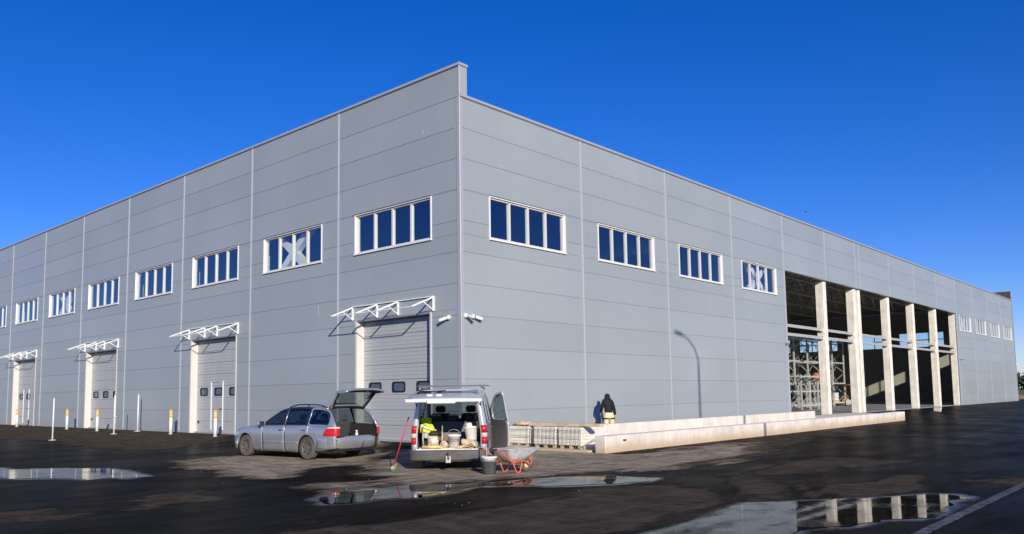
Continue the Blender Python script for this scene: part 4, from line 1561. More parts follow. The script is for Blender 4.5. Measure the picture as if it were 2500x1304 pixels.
# ------------------------------------------------------------------ silver estate car, tailgate open
CX, CY, CH = -3.69, 1.52, R(94.3)
car = thing('estate_car', 'silver estate car with its tailgate open, parked before the nearest door', 'car', (CX, CY, -0.25), CH)
C = Car(car,
        W=[(-1.13, .78), (-1.05, .835), (-.9, .868), (-.4, .895), (.8, .90), (2.2, .90), (2.9, .885), (3.25, .855), (3.5, .79), (3.64, .69), (3.70, .60)],
        BELT=[(-1.13, .90), (-.6, .925), (.3, .935), (1.4, .925), (2.05, .915), (2.5, .895), (3.0, .84), (3.35, .765), (3.55, .69), (3.70, .60)],
        ROOF=[(-1.10, .915), (-1.06, .98), (-.98, 1.12), (-.88, 1.25), (-.76, 1.345), (-.62, 1.395), (-.45, 1.415), (0, 1.43), (.5, 1.435), (.9, 1.42), (1.15, 1.385), (1.32, 1.335), (1.7, 1.13), (2.06, .918)],
        sill=lambda x: float(np.interp(x, [-1.13, -.6, .4, 2.4, 3.3, 3.7], [.33, .25, .19, .19, .22, .26])),
        arches=[(0, .315, .365), (2.833, .315, .365)], tumble=0.30, paint='car_silver')
body = MB()
doorsF, doorsR = {}, {}
FD, RD = (0.985, 1.985), (-0.06, 0.965)
GL = dict(front=(1.06, 1.86), rear=(.02, .93), quarter=(-.86, -.06))
for sgn in (1, -1):
    # fixed sides
    for x0, x1 in ((-1.13, RD[0] - .003), (RD[1] + .004, FD[0] - .004), (FD[1] + .004, 3.70)):
        C.side_lower(body, x0, x1, sgn)
    g = MB()
    C.side_upper(body, g, -1.10, -0.02, sgn, GL['quarter'])
    g.build('quarter_window', 'car_glass', car)
    C.side_upper(body, MB(), .962, .99, sgn)
    C.side_upper(body, MB(), 1.90, 2.055, sgn)
    for nm, rng_, gl, hx in (('front_door', FD, GL['front'], 1.12), ('rear_door', RD, GL['rear'], .10)):
        d = MB()
        C.side_lower(d, rng_[0], rng_[1], sgn)
        dd = d.build(nm, 'car_silver', car)
        solid(dd, 0.03)
        f, g = MB(), MB()
        C.side_upper(f, g, -0.02 if nm == 'rear_door' else .99, .962 if nm == 'rear_door' else 1.90, sgn, gl, lo=.03, hi=.055)
        merge(f).build('window_surround', 'trim_black', dd)
        g.build('window', 'car_glass', dd)
        hz = C.belt(hx) - .135
        yy = C.y(hx, hz, sgn)
        MB().cbox((hx, yy + sgn * .012, hz), (0.20, .035, .035), ch=.012).build('handle', 'chrome', dd)
        ml_ = MB()
        z_ = .46
        pts = [(x, C.y(x, z_, sgn) + sgn * .004, z_) for x in np.linspace(max(rng_[0] + .02, .37), rng_[1] - .02, 8)]
        ml_.loft([[(p_[0], p_[1] - sgn * .012, p_[2] - .03), (p_[0], p_[1] + sgn * .008, p_[2] - .022), (p_[0], p_[1] + sgn * .008, p_[2] + .022), (p_[0], p_[1] - sgn * .012, p_[2] + .03)] for p_ in pts])
        ml_.build('side_moulding', 'car_silver', dd)
    # black window-line gasket behind the panes
    mr_ = MB()
    mr_.cbox((1.93, sgn * .985, .985), (.11, .20, .135), ch=.04)
    mo = mr_.build('wing_mirror', 'car_silver', car)
    MB().cbox((1.872, sgn * .985, .985), (.006, .165, .10), ch=.002).build('mirror_glass', 'trim_black', mo)
    MB().cbox((1.945, sgn * .905, .955), (.07, .06, .07), ch=.015).build('mirror_arm', 'trim_black', mo)
    # wheel arch liners
    for xc in (0, 2.833):
        a_ = MB()
        a_.loft([[(xc + .372 * math.cos(t), sgn * y_, .315 + .372 * math.sin(t)) for t in np.linspace(-.25, math.pi + .25, 18)] for y_ in (.52, .86)], closed=False, cap=False)
        a_.build('arch_liner', 'trim_black', car)
    wheel(car, 0, sgn * .775, .315, .205, sgn)
    wheel(car, 2.833, sgn * .775, .315, .205, sgn)
# roof panel, hood, windscreen
C.top(body, -.62, 1.32, C.roof, .055)
hood = MB()
C.top(hood, 2.08, 3.70, C.belt, .055)
hood.build('bonnet', 'car_silver', car)
ws = MB()
C.top(ws, 1.33, 2.055, C.roof, .055, .93, -.93)
ws.build('windscreen', 'car_glass', car)
for v0, v1 in ((-1, -.93), (.93, 1)):
    C.top(body, 1.32, 2.07, C.roof, .055, v1, v0, 2)
# rear flanks of the tailgate opening (D-pillar lips)
for sgn in (1, -1):
    st = C.stations(-1.10, -.60)
    body.loft([[(x, C.y(x, C.roof(x), sgn), C.roof(x)), (x + .03, C.y(x, C.roof(x), sgn) - sgn * .075, C.roof(x) - .012)] for x in st], closed=False, cap=False)
bo = merge(body).build('body', 'car_silver', car)
solid(bo, 0.02)
# roof lining and inner quarter trims
rl = MB()
C.top(rl, -.66, 1.40, C.roof, .05, drop=.035)
rl.build('roof_lining', 'trim_dark', car)
for sgn in (1, -1):
    it = MB()
    st = C.stations(-1.08, 2.0)
    it.loft([[(x, C.y(x, max(.3, C.zb(x)), sgn) - sgn * .085, .30), (x, C.y(x, .6, sgn) - sgn * .085, .6), (x, C.y(x, C.belt(x), sgn) - sgn * .06, C.belt(x) + .01)] for x in st], closed=False, cap=False)
    it.build('inner_trim', 'trim_dark', car)
    for xa, xb in ((.96, 1.01), (-.08, .0)):
        p_ = MB()
        for (za, zb_) in ((.93, 1.40),):
            p_.add([(xa, C.y(xa, za, sgn) - sgn * .02, za), (xb, C.y(xb, za, sgn) - sgn * .02, za), (xb + (-.03 if xa > .5 else 0), C.y(xb, zb_, sgn) - sgn * .03, zb_), (xa + (-.03 if xa > .5 else 0), C.y(xa, zb_, sgn) - sgn * .03, zb_)], [(0, 1, 2, 3)])
        p_.build('pillar_trim', 'trim_black', car)
MB().box(-1.05, -.72, .24, 3.3, .72, .34).build('underbody', 'trim_black', car)
MB().box(-1.06, -.70, .52, -.05, .70, .56).build('load_floor', 'carpet', car)
MB().cbox((2.0, 0, .86), (.35, 1.5, .2), ch=.06).build('dashboard', 'trim_black', car)
sw = MB().lathe([(.18, -.012), (.192, 0), (.18, .012), (.168, 0), (.18, -.012)], n=20, cap=False).xf(Matrix.Translation((1.62, .38, .92)) @ Euler((0, R(65), 0)).to_matrix().to_4x4())
sw.build('steering_wheel', 'trim_black', car)
for y_ in (.38, -.38):
    seat(car, .92, y_, .50)
seat(car, .02, 0, 1.25, back=.58)
# rear bumper wrapping the tail
bp = MB()
prof = [(.30, .02), (.30, .0), (.34, -.035), (.50, -.055), (.60, -.05), (.645, -.01), (.645, .05)]
path = []
for v in np.linspace(-1, 1, 25):
    y_ = .80 * v
    x_ = -1.10 + .20 * abs(v) ** 4
    path.append((x_, y_, v))
path = [(-.385, -.862, -1), (-.55, -.880, -1), (-.82, -.866, -1)] + path[1:-1] + [(-.82, .866, 1), (-.55, .880, 1), (-.385, .862, 1)]
rings = []
for i, (x_, y_, v) in enumerate(path):
    a = Vector(path[max(i - 1, 0)][:2]); b_ = Vector(path[min(i + 1, len(path) - 1)][:2])
    tn = (b_ - a).normalized()
    nrm = Vector((-tn.y, tn.x))
    if nrm.x > 0 and abs(v) < .99: nrm = -nrm
    if abs(v) >= .99: nrm = Vector((0, 1 if v > 0 else -1)) * .35
    rings.append([(x_ - nrm.x * d_, y_ - nrm.y * d_, z_) for z_, d_ in prof])
bp.loft(rings, closed=False, cap=False)
bpo = bp.build('rear_bumper', 'car_silver', car)
solid(bpo, .02)
MB().box(-1.10, -.70, .615, -.98, .70, .648).build('load_sill', 'trim_black', car)
MB().tube([(-1.0, -.1, .33), (-1.14, -.1, .33), (-1.2, -.1, .36), (-1.2, -.1, .44)], .022, 8).build('tow_bar', 'steel_dark', car)
MB().lathe([(0, -.02), (.022, -.012), (.027, .01), (.02, .03), (0, .035)], (-1.2, -.1, .45), n=12).build('tow_ball', 'chrome', car)
# tail lights on the rear corners
for sgn in (1, -1):
    tl = MB()
    rows = []
    for z_ in np.linspace(.655, .90, 7):
        k = (z_ - .655) / .245
        xf_ = -.70 - .20 * k ** 2 if True else 0
        row = []
        for u in np.linspace(0, 1, 8):
            x_ = -1.125 + (xf_ + 1.125) * u
            row.append((x_, C.y(x_, z_, sgn) + sgn * .012, z_))
        row.insert(0, (-1.135, C.y(-1.13, z_, sgn) - sgn * .10, z_))
        rows.append(row)
    tl.loft(rows[:6], closed=False, cap=False)
    t_ = tl.build('tail_light', 'tail_red', car)
    t2 = MB(); t2.loft(rows[5:], closed=False, cap=False)
    t2.build('indicator_lens', 'lens_clear', t_)
    # headlights
    hl = MB().lathe([(0.0, .03), (.09, .02), (.105, 0.0), (.105, -.05)], axis='x', n=16)
    hl.xf(Matrix.Translation((3.56, sgn * .58, .62)))
    hl.build('headlight', 'lens_white', car)
fb = MB()
pathf = [(2.833 + .40, sgn_ * .88) for sgn_ in (-1,)] + [(3.45, -.80), (3.66, -.62), (3.74, -.3), (3.76, 0), (3.74, .3), (3.66, .62), (3.45, .80), (3.233, .88)]
fb.loft([[(x_, y_, .22), (x_ + .02 * (1 if abs(y_) < .7 else 0), y_, .36), (x_ - .01, y_ * .99, .52)] for x_, y_ in pathf], closed=False, cap=False)
solid(fb.build('front_bumper', 'car_silver', car), .02)
gr = MB().cbox((3.70, 0, .60), (.03, .62, .13), ch=.01)
gr.build('grille', 'trim_black', car)
# roof rails
for sgn in (1, -1):
    pts = []
    for x_ in np.linspace(-.60, 1.02, 14):
        u = (x_ + .60) / 1.62
        lift = .055 * min(1, 5 * u, 5 * (1 - u))
        z_ = C.roof(x_)
        pts.append((x_, C.y(x_, z_, sgn) * .955, z_ + .012 + lift))
    MB().tube(pts, .017, 8).build('roof_rail', 'trim_black', car)
    MB().tube([(.2, C.y(.2, 1.43, sgn) * .955, 1.43), (.2, C.y(.2, 1.43, sgn) * .955, 1.49)], .02, 6).build('rail_foot', 'trim_black', car)
# open tailgate: frame with rear window, bent profile, swung up about the roof edge
tg = bpy.data.objects.new('tailgate', None)
COL.objects.link(tg)
tg.parent = car
tg.location = (-.60, 0, 1.44)


def gate_prof(open1, open2, l1, l2, bulge=0.03):
    """centre line (x,z) from the hinge rearwards"""
    p0 = (0, 0)
    p1 = (-l1 * math.cos(open1), l1 * math.sin(open1))
    p2 = (p1[0] - l2 * math.cos(open2), p1[1] + l2 * math.sin(open2))
    return p0, p1, p2


g0, g1, g2_ = gate_prof(R(48), R(4), .62, .40)


def gate_pt(u, v, off=0.0):
    """u 0..2 along the gate, v -1..1 across, off = outward normal offset"""
    hw = float(np.interp(u, [0, .5, 1, 2], [.60, .66, .70, .68]))
    if u <= 1:
        x_, z_ = g0[0] + (g1[0] - g0[0]) * u, g0[1] + (g1[1] - g0[1]) * u
        nx_, nz_ = math.sin(R(48)), math.cos(R(48))
    else:
        k = u - 1
        x_, z_ = g1[0] + (g2_[0] - g1[0]) * k, g1[1] + (g2_[1] - g1[1]) * k
        nx_, nz_ = math.sin(R(4)), math.cos(R(4))
    # the gate is curved across: edges wrap towards the inside
    wrap = -.06 * abs(v) ** 4
    off2 = off + wrap
    return (x_ + nx_ * off2, hw * v, z_ + nz_ * off2)


outer = MB()
us = [0, .04, .10, .3, .5, .7, .86, .93, 1.0, 1.15, 1.4, 1.7, 1.95, 2.0]
vs_l = [-1, -.94, -.86, -.6, -.3, 0, .3, .6, .86, .94, 1]
inner, win = MB(), MB()
for i in range(len(us) - 1):
    for j in range(len(vs_l) - 1):
        q = [gate_pt(us[i], vs_l[j]), gate_pt(us[i + 1], vs_l[j]), gate_pt(us[i + 1], vs_l[j + 1]), gate_pt(us[i], vs_l[j + 1])]
        isw = .10 <= us[i] and us[i + 1] <= 1.0 and abs(vs_l[j] + vs_l[j + 1]) / 2 < .86
        (win if isw else outer).add(q, [(0, 1, 2, 3)], True)
        if not isw:
            q2 = [gate_pt(us[i], vs_l[j], -.055), gate_pt(us[i + 1], vs_l[j], -.055), gate_pt(us[i + 1], vs_l[j + 1], -.055), gate_pt(us[i], vs_l[j + 1], -.055)]
            inner.add(q2, [(0, 1, 2, 3)], True)
og = merge(outer).build('outer_skin', 'car_silver', tg)
solid(og, .016)
solid(merge(inner).build('inner_trim', 'trim_dark', tg), .008)
win.build('rear_window', 'car_glass', tg)
for sgn in (1, -1):
    ed = MB()
    ed.loft([[gate_pt(u, sgn, .004), gate_pt(u, sgn * 1.012, -.03), gate_pt(u, sgn, -.062)] for u in us], closed=False, cap=False)
    solid(ed.build('edge', 'car_silver', tg), .012)
    MB().tube([(-.02, sgn * .60, -.03), (-.30, sgn * .645, .22)], .012, 8).build('gas_strut', 'steel_grey', tg)
lp_ = MB(); lp_.loft([[gate_pt(2.0, v, .004), gate_pt(2.03, v, -.03), gate_pt(2.0, v, -.06)] for v in vs_l], closed=False, cap=False)
solid(lp_.build('lower_edge', 'car_silver', tg), .01)
MB().tube([gate_pt(.97, -.5, -.075), gate_pt(.97, .5, -.075)], .014, 8).build('trim_rail', 'trim_dark', tg)
# white bottle lying ready in the boot
bt = thing('spray_bottle', 'small white bottle standing in the open boot of the estate car', 'bottle')
bt.matrix_world = car.matrix_basis @ Matrix.Translation((-.92, -.12, .56))
MB().lathe([(.04, 0), (.042, .01), (.042, .13), (.018, .16), (.018, .19), (.0, .195)], n=14).build('body', 'white_paint', bt)
MB().cbox((0, 0, .205), (.03, .07, .03), ch=.008).build('trigger', 'white_paint', bt)
rg = MB()
rg.tube([(-.15, -.1, .012), (-.05, .08, .03), (.0, .22, .02), (-.02, .36, .03), (.05, .44, .015)], [.02, .035, .03, .04, .015], 8)
rgo = rg.build('cloth_rag', 'white_trim')
rgo.matrix_world = car.matrix_basis @ Matrix.Translation((-.90, 0, .565))
tag(rgo, 'crumpled white rag lying in the open boot of the estate car', 'rag')

# ------------------------------------------------------------------ silver van, rear and front passenger door open
VH = R(40.5)
van = thing('delivery_van', 'silver van with raised tailgate, loaded with tools and buckets', 'van', (-4.0, -3.70, -0.25), VH)
V = Car(van,
        W=[(-.74, .845), (-.66, .872), (-.4, .888), (1.0, .895), (2.4, .895), (3.0, .875), (3.3, .80), (3.5, .66)],
        BELT=[(-.74, 1.06), (0, 1.07), (1.5, 1.05), (2.45, 1.05), (2.75, 1.01), (3.2, .90), (3.5, .74)],
        ROOF=[(-.74, 1.73), (-.6, 1.765), (-.2, 1.785), (.6, 1.80), (1.2, 1.79), (1.5, 1.74), (1.75, 1.62), (2.45, 1.06)],
        sill=lambda x: float(np.interp(x, [-.74, -.4, .4, 3.5], [.36, .26, .23, .25])),
        arches=[(0, .325, .375), (2.664, .325, .375)], tumble=0.13, paint='van_silver')
vb = MB()
VFD = (1.10, 2.08)
VRD = (0.02, 1.08)
for sgn in (1, -1):
    for x0, x1 in ((-.74, VRD[0] - .005), (VFD[1] + .006, 3.5)):
        V.side_lower(vb, x0, x1, sgn)
    g = MB()
    V.side_upper(vb, g, -.74, .04, sgn, (-.56, -.02), lo=.05, hi=.12)
    g.build('quarter_window', 'car_glass', van)
    V.side_upper(vb, MB(), 2.05, 2.45, sgn)
    for nm, rng_, gl, hx in (('front_door', VFD, (1.16, 1.98), 1.22), ('sliding_door', VRD, (.08, 1.02), .95)):
        d, f, g = MB(), MB(), MB()
        V.side_lower(d, rng_[0], rng_[1], sgn)
        ux0, ux1 = (.04, 1.085) if nm == 'sliding_door' else (1.095, 2.05)
        V.side_upper(f, g, ux0, ux1, sgn, gl, lo=.03, hi=.10)
        opened = nm == 'front_door' and sgn < 0
        T = Matrix.Identity(4)
        if opened:
            hp = Vector((2.08, V.y(2.08, .7, sgn) + .02, 0))
            T = Matrix.Translation(hp) @ Matrix.Rotation(R(27), 4, 'Z') @ Matrix.Translation(-hp)
        mbs = [d, f, g]
        it = MB()
        V.side_lower(it, rng_[0] + .04, rng_[1] - .04, sgn, inset=.075)
        hd_ = MB().cbox((hx, V.y(hx, .92, sgn) + sgn * .012, .92), (.2, .035, .045), ch=.012)
        for q in mbs + [it, hd_]:
            q.xf(T)
        dd = d.build(nm, 'van_silver', van)
        solid(dd, .03)
        fo = merge(f).build('window_surround', 'van_silver', dd)
        solid(fo, .03)
        g.build('window', 'car_glass', dd)
        it.build('inner_trim', 'inner_grey' if opened else 'trim_dark', dd)
        hd_.build('handle', 'bumper_grey', dd)
    for xc in (0, 2.664):
        a_ = MB()
        a_.loft([[(xc + .382 * math.cos(t), sgn * y_, .325 + .382 * math.sin(t)) for t in np.linspace(-.25, math.pi + .25, 18)] for y_ in (.50, .85)], closed=False, cap=False)
        a_.build('arch_liner', 'trim_black', van)
    wheel(van, 0, sgn * .765, .325, .205, sgn, 5)
    wheel(van, 2.664, sgn * .765, .325, .205, sgn, 5)
    # rear corner posts framing the opening
    st = np.linspace(.44, 1.74, 12)
    ps_ = MB()
    ps_.loft([[(-.74, V.y(-.74, z_, sgn), z_), (-.765, V.y(-.74, z_, sgn) - sgn * .03, z_), (-.765, V.y(-.74, z_, sgn) - sgn * .115, z_), (-.70, V.y(-.74, z_, sgn) - sgn * .13, z_), (-.66, V.y(-.74, z_, sgn) - sgn * .02, z_)] for z_ in st], closed=True, cap=True)
    ps_.build('corner_post', 'van_silver', van)
    # tall tail lights, red / clear / red
    for za, zb_, mt in ((.60, .745, 'tail_red'), (.748, .845, 'lens_clear'), (.848, 1.02, 'tail_red')):
        tl = MB()
        tl.loft([[(-.60, V.y(-.6, z_, sgn) + sgn * .012, z_), (-.70, V.y(-.7, z_, sgn) + sgn * .014, z_), (-.768, V.y(-.74, z_, sgn) + sgn * .004, z_), (-.782, V.y(-.74, z_, sgn) - sgn * .03, z_), (-.782, V.y(-.74, z_, sgn) - sgn * .095, z_)] for z_ in (za, (za + zb_) / 2, zb_)], closed=False, cap=False)
        solid(tl.build('tail_light', mt, van), .02)
    mr_ = MB().cbox((2.02, sgn * 1.0, 1.14), (.13, .18, .22), ch=.05)
    if sgn > 0:
        mr_.build('wing_mirror', 'bumper_grey', van)
    # roof rack rails
    MB().tube([(-.5, sgn * .70, 1.85), (-.4, sgn * .70, 1.885), (1.1, sgn * .70, 1.89), (1.2, sgn * .70, 1.84)], .016, 8).build('roof_rail', 'galv', van)
for x_ in (-.15, .85):
    MB().beam((x_, -.86, 1.925), (x_, .80, 1.925), .05, .025).build('roof_bar', 'steel_dark', van)
    for y_ in (-.7, .7):
        MB().box(x_ - .03, y_ - .02, 1.86, x_ + .03, y_ + .02, 1.912).build('bar_foot', 'trim_black', van)
V.top(vb, -.74, 1.52, V.roof, .075)
for v0, v1 in ((-1, -.93), (.93, 1)):
    V.top(vb, 1.52, 2.46, V.roof, .07, v1, v0, 2)
solid(merge(vb).build('body', 'van_silver', van), .02)
hood = MB(); V.top(hood, 2.47, 3.5, V.belt, .06); hood.build('bonnet', 'van_silver', van)
ws = MB(); V.top(ws, 1.53, 2.45, V.roof, .07, .93, -.93); ws.build('windscreen', 'car_glass', van)
rl = MB(); V.top(rl, -.70, 1.55, V.roof, .06, drop=.05); rl.build('roof_lining', 'inner_grey', van)
for sgn in (1, -1):
    it = MB()
    it.loft([[(x_, V.y(x_, max(.35, V.zb(x_)), sgn) - sgn * .09, .40), (x_, V.y(x_, .7, sgn) - sgn * .09, .7), (x_, V.y(x_, 1.06, sgn) - sgn * .07, V.belt(x_) + .04)] for x_ in np.linspace(-.70, 1.05, 20)], closed=False, cap=False)
    it.build('inner_trim', 'trim_dark', van)
MB().box(-.72, -.78, .42, 2.2, .78, .46).build('load_floor', 'carpet', van)
MB().box(-.6, -.70, .26, 3.2, .70, .40).build('underbody', 'trim_black', van)
MB().cbox((2.35, 0, .95), (.4, 1.5, .25), ch=.07).build('dashboard', 'trim_black', van)
for y_ in (.38, -.38):
    seat(van, 1.15, y_, .50, back=.66, zseat=.60)
# folded bench seen as a dark low back
MB().cbox((.38, 0, .76), (.12, 1.38, .62), Euler((0, -.12, 0)).to_matrix(), ch=.05).build('bench_back', 'inner_grey', van)
for y_ in (-.42, 0, .42):
    MB().cbox((.34, y_, 1.16), (.09, .27, .17), ch=.04).build('headrest', 'seat_cloth', van)
MB().cbox((1.95, 0, 1.56), (.03, .24, .075), ch=.02).build('rear_view_mirror', 'trim_black', van)
MB().cbox((1.62, .35, 1.66), (.10, .5, .16), ch=.03).build('sun_visor', 'trim_black', van)
# top frame of the rear opening, load sill, bumper
MB().cbox((-.72, 0, 1.70), (.10, 1.50, .10), ch=.02).build('rear_header', 'trim_black', van)
MB().box(-.775, -.74, .455, -.60, .74, .49).build('load_sill', 'white_trim', van)
vbp = MB()
prof = [(.24, .03), (.235, -.03), (.27, -.055), (.42, -.065), (.462, -.05), (.47, .04)]
pathv = [(-.30, -.90), (-.60, -.892), (-.74, -.84), (-.79, -.70), (-.80, -.35), (-.80, 0), (-.80, .35), (-.79, .70), (-.74, .84), (-.60, .892), (-.30, .90)]
rings = []
for i, (x_, y_) in enumerate(pathv):
    a = Vector(pathv[max(i - 1, 0)]); b_ = Vector(pathv[min(i + 1, len(pathv) - 1)])
    tn = (b_ - a).normalized(); nrm = Vector((-tn.y, tn.x))
    rings.append([(x_ - nrm.x * d_ * .6, y_ - nrm.y * d_ * .6, z_) for z_, d_ in prof])
vbp.loft(rings, closed=False, cap=False)
solid(vbp.build('rear_bumper', 'bumper_grey', van), .03)
MB().tube([(-.62, -.50, .22), (-.62, .42, .22)], .032, 10).build('tow_bar', 'galv', van)
MB().tube([(-.62, 0, .22), (-.90, 0, .24), (-.95, 0, .28), (-.95, 0, .38)], .025, 8).build('tow_neck', 'steel_dark', van)
MB().lathe([(0, -.03), (.022, -.02), (.028, .0), (.02, .022), (0, .028)], (-.95, 0, .41), n=12).build('tow_ball', 'steel_dark', van)
MB().cbox((-.935, 0, .27), (.03, .12, .16), ch=.01).build('tow_plate', 'steel_grey', van)
# raised tailgate, slightly drooping, nearer edge pale inner lip
vg = bpy.data.objects.new('tailgate', None)
COL.objects.link(vg)
vg.parent = van
vg.location = (-.70, 0, 1.80)
vg.rotation_euler = (0, R(-8.5), 0)
LG = 1.20
o_ = MB()
o_.grid(lambda u, v: (-LG * u, (.76 + .08 * u) * (2 * v - 1), .045 - .05 * abs(2 * v - 1) ** 5 - .03 * u ** 6), 12, 14, keep=lambda u, v: not (.10 < u < .52 and .10 < v < .90))
solid(merge(o_).build('outer_skin', 'van_silver', vg), .03)
w_ = MB()
w_.grid(lambda u, v: (-LG * (.083 + .4166 * u + .0), (.76 + .05 * u) * (2 * (.0714 + .857 * v) - 1), .03), 4, 4)
w_.build('rear_window', 'car_glass', vg)
i_ = MB()
i_.grid(lambda u, v: (-LG * (.52 + .44 * u), (.72 + .06 * u) * (2 * v - 1), -.03), 4, 8)
solid(i_.build('inner_trim', 'inner_grey', vg), .02)
MB().cbox((-LG - .005, 0, -.03), (.03, 1.66, .075), ch=.014).build('lower_lip', 'white_trim', vg)
MB().cbox((-LG - .035, .05, -.045), (.05, .62, .095), ch=.02).build('plate_housing', 'white_paint', vg)
MB().tube([(-.45, .02, .075), (-.45, .6, .06)], .015, 6).build('wiper', 'trim_black', vg)
for y_ in (.12, .33):
    MB().cbox((-.9, y_, .05), (.08, .13, .03), ch=.008).build('clip', 'white_trim', vg)
for sgn in (1, -1):
    MB().tube([(.0, sgn * .72, -.42), (-.46, sgn * .76, -.03)], .012, 8).build('gas_strut', 'trim_black', vg)
# ================================================================== load in the van, tools around it, person
VM = van.matrix_basis.copy()


def in_van(o, x, y, z, rz=0.0, rx=0.0, ry=0.0):
    o.matrix_world = VM @ Matrix.Translation((x, y, z)) @ Euler((rx, ry, rz)).to_matrix().to_4x4()
    return o


mat('hivis', (0.62, 0.80, 0.02), 0.6, var=0.15, scale=12, bump=0.3, bscale=25)
mat('bucket_white', (0.82, 0.80, 0.76), 0.4, var=0.05, scale=8)
mat('bucket_black', (0.14, 0.145, 0.15), 0.6, var=0.25, scale=10)
mat('ink', (0.05, 0.05, 0.06), 0.5)
mat('engine_beige', (0.60, 0.52, 0.38), 0.5, var=0.15, scale=15)
mat('machine_yellow', (0.72, 0.55, 0.22), 0.55, var=0.2, scale=10)
mat('red_paint', (0.60, 0.045, 0.05), 0.45, var=0.1)
mat('barrow_orange', (0.80, 0.15, 0.06), 0.42, var=0.1, scale=8)
mat('dust_wood', (0.58, 0.47, 0.32), 0.85, var=0.2, scale=8)
mat('green_plastic', (0.02, 0.35, 0.12), 0.4)
mat('sand_pile', (0.52, 0.43, 0.30), 0.95, var=0.2, scale=14, bump=0.6, bscale=60)
mat('bristle', (0.10, 0.28, 0.16), 0.8, var=0.2, scale=30)


def bucket(name, label, r0, r1, h, m_, handle=True):
    b = thing(name, label, 'bucket')
    MB().lathe([(0.0, 0.004), (r0, 0.0), (r1, h), (r1 + .012, h), (r1 + .012, h - .03), (r1 + .002, h - .034)], n=28, cap=False).build('shell', m_, b)
    MB().lathe([(r0 - .006, 0.006), (r1 - .006, h), (r1, h)], n=28, cap=False).build('inner_shell', m_, b)
    if handle:
        pts = [(math.cos(t) * (r1 + .012) * 1.0, -math.sin(R(25)) * math.sin(t) * r1 * .9, h - .02 + math.cos(R(25)) * math.sin(t) * r1 * 1.05) for t in np.linspace(0, math.pi, 13)]
        MB().tube(pts, .004, 6).build('handle', 'galv', b)
    return b


b1 = bucket('bucket', 'white bucket with dark lettering and wire handle inside the van', .115, .15, .31, 'bucket_white')
in_van(b1, -.57, -.10, .49, R(-90))
# partial dark lettering on its side, curved round the shell
fc = bpy.data.curves.new('lettering', 'FONT')
fc.body = 'DOU'
fc.size = .11
fc.extrude = .001
fc.align_x = 'CENTER'
fo = bpy.data.objects.new('tmp', fc)
COL.objects.link(fo)
bpy.context.view_layer.update()
me_ = bpy.data.meshes.new_from_object(fo.evaluated_get(bpy.context.evaluated_depsgraph_get()))
bpy.data.objects.remove(fo)
for v_ in me_.vertices:
    x_, y_, z_ = v_.co
    hh_ = .15 + y_
    rr_ = .115 + (.15 - .115) * hh_ / .31 + .003 + z_
    a = x_ / .13 + .35
    v_.co = (rr_ * math.sin(a), -rr_ * math.cos(a), hh_)
me_.materials.append(MATS['ink'])
lo_ = bpy.data.objects.new('lettering', me_)
COL.objects.link(lo_)
lo_.parent = b1
b2 = bucket('bucket', 'plain white bucket tilted over in the right of the van', .115, .15, .30, 'bucket_white', False)
in_van(b2, -.50, -.50, .66, 0, R(-6), R(14))
MB().lathe([(0, .31), (.10, .315), (.12, .30)], n=20, cap=False).build('contents', 'bucket_white', b2)
MB().cbox((.02, .03, .36), (.10, .14, .13), ch=.03).build('tool_bag', 'white_trim', b2)
hv = thing('hi_vis_vest', 'bright yellow high visibility vest heaped in the left of the van', 'vest')
in_van(hv, -.46, .52, .95)
m = MB()
rings = []
for i in range(11):
    u = i / 10
    rings.append([((.06 + .05 * math.sin(a * 3 + u * 7)) * math.cos(a) + .02 * math.sin(9 * u), (.17 - .05 * u + .025 * math.sin(4 * a + 6 * u)) * math.sin(a) + .05 * u, -.10 + .32 * u + .02 * math.sin(a * 2 + 3)) for a in [2 * math.pi * q / 22 for q in range(22)]])
m.loft(rings)
m.build('cloth', 'hivis', hv)
MB().cbox((-.07, .02, .02), (.012, .26, .05), Euler((.3, 0, 0)).to_matrix(), ch=.004).build('reflective_band', 'white_trim', hv)
# box of tools holding the vest up
bx_ = thing('tool_case', 'dark tool case standing behind the motor in the van', 'case')
in_van(bx_, -.28, .46, .46)
MB().cbox((0, 0, .19), (.30, .46, .36), ch=.03).build('case_body', 'trim_dark', bx_)
MB().tube([(0, -.1, .37), (0, -.08, .41), (0, .08, .41), (0, .1, .37)], .012, 6).build('handle', 'trim_black', bx_)
# petrol engine of a plate compactor
en = thing('plate_compactor', 'dusty motor-driven plate compactor with round starter in the van', 'machine')
in_van(en, -.54, .38, .46, R(0))
MB().cbox((0, 0, .05), (.42, .46, .07), ch=.02).build('base_plate', 'machine_yellow', en)
MB().cbox((.02, 0, .20), (.24, .24, .24), ch=.03).build('engine_block', 'engine_beige', en)
MB().lathe([(0, -.05), (.06, -.05), (.105, -.035), (.115, 0), (.115, .03)], (-.10, -.02, .21), axis='x', n=22).build('starter_cover', 'engine_beige', en)
MB().lathe([(0.03, -.052), (.05, -.056), (.05, -.045)], (-.11, -.02, .21), axis='x', n=18).build('starter_ring', 'white_trim', en)
MB().cbox((.0, -.04, .38), (.22, .24, .11), ch=.035).build('fuel_tank', 'trim_black', en)
MB().lathe([(0, 0), (.035, 0), (.035, .025), (0, .03)], (0, -.04, .435), n=14).build('fuel_cap', 'machine_yellow', en)
MB().cbox((-.02, .16, .33), (.14, .11, .13), ch=.02).build('air_filter', 'steel_grey', en)
MB().cbox((-.03, -.17, .26), (.16, .09, .11), ch=.02).build('muffler', 'steel_dark', en)
for s_ in (-1, 1):
    MB().tube([(-.15, s_ * .2, .06), (-.17, s_ * .22, .25), (-.10, s_ * .22, .55)], .014, 8).build('handle_bar', 'galv', en)
MB().tube([(-.22, .23, .08), (-.24, -.2, .08)], .035, 10).build('bumper_tube', 'machine_yellow', en)
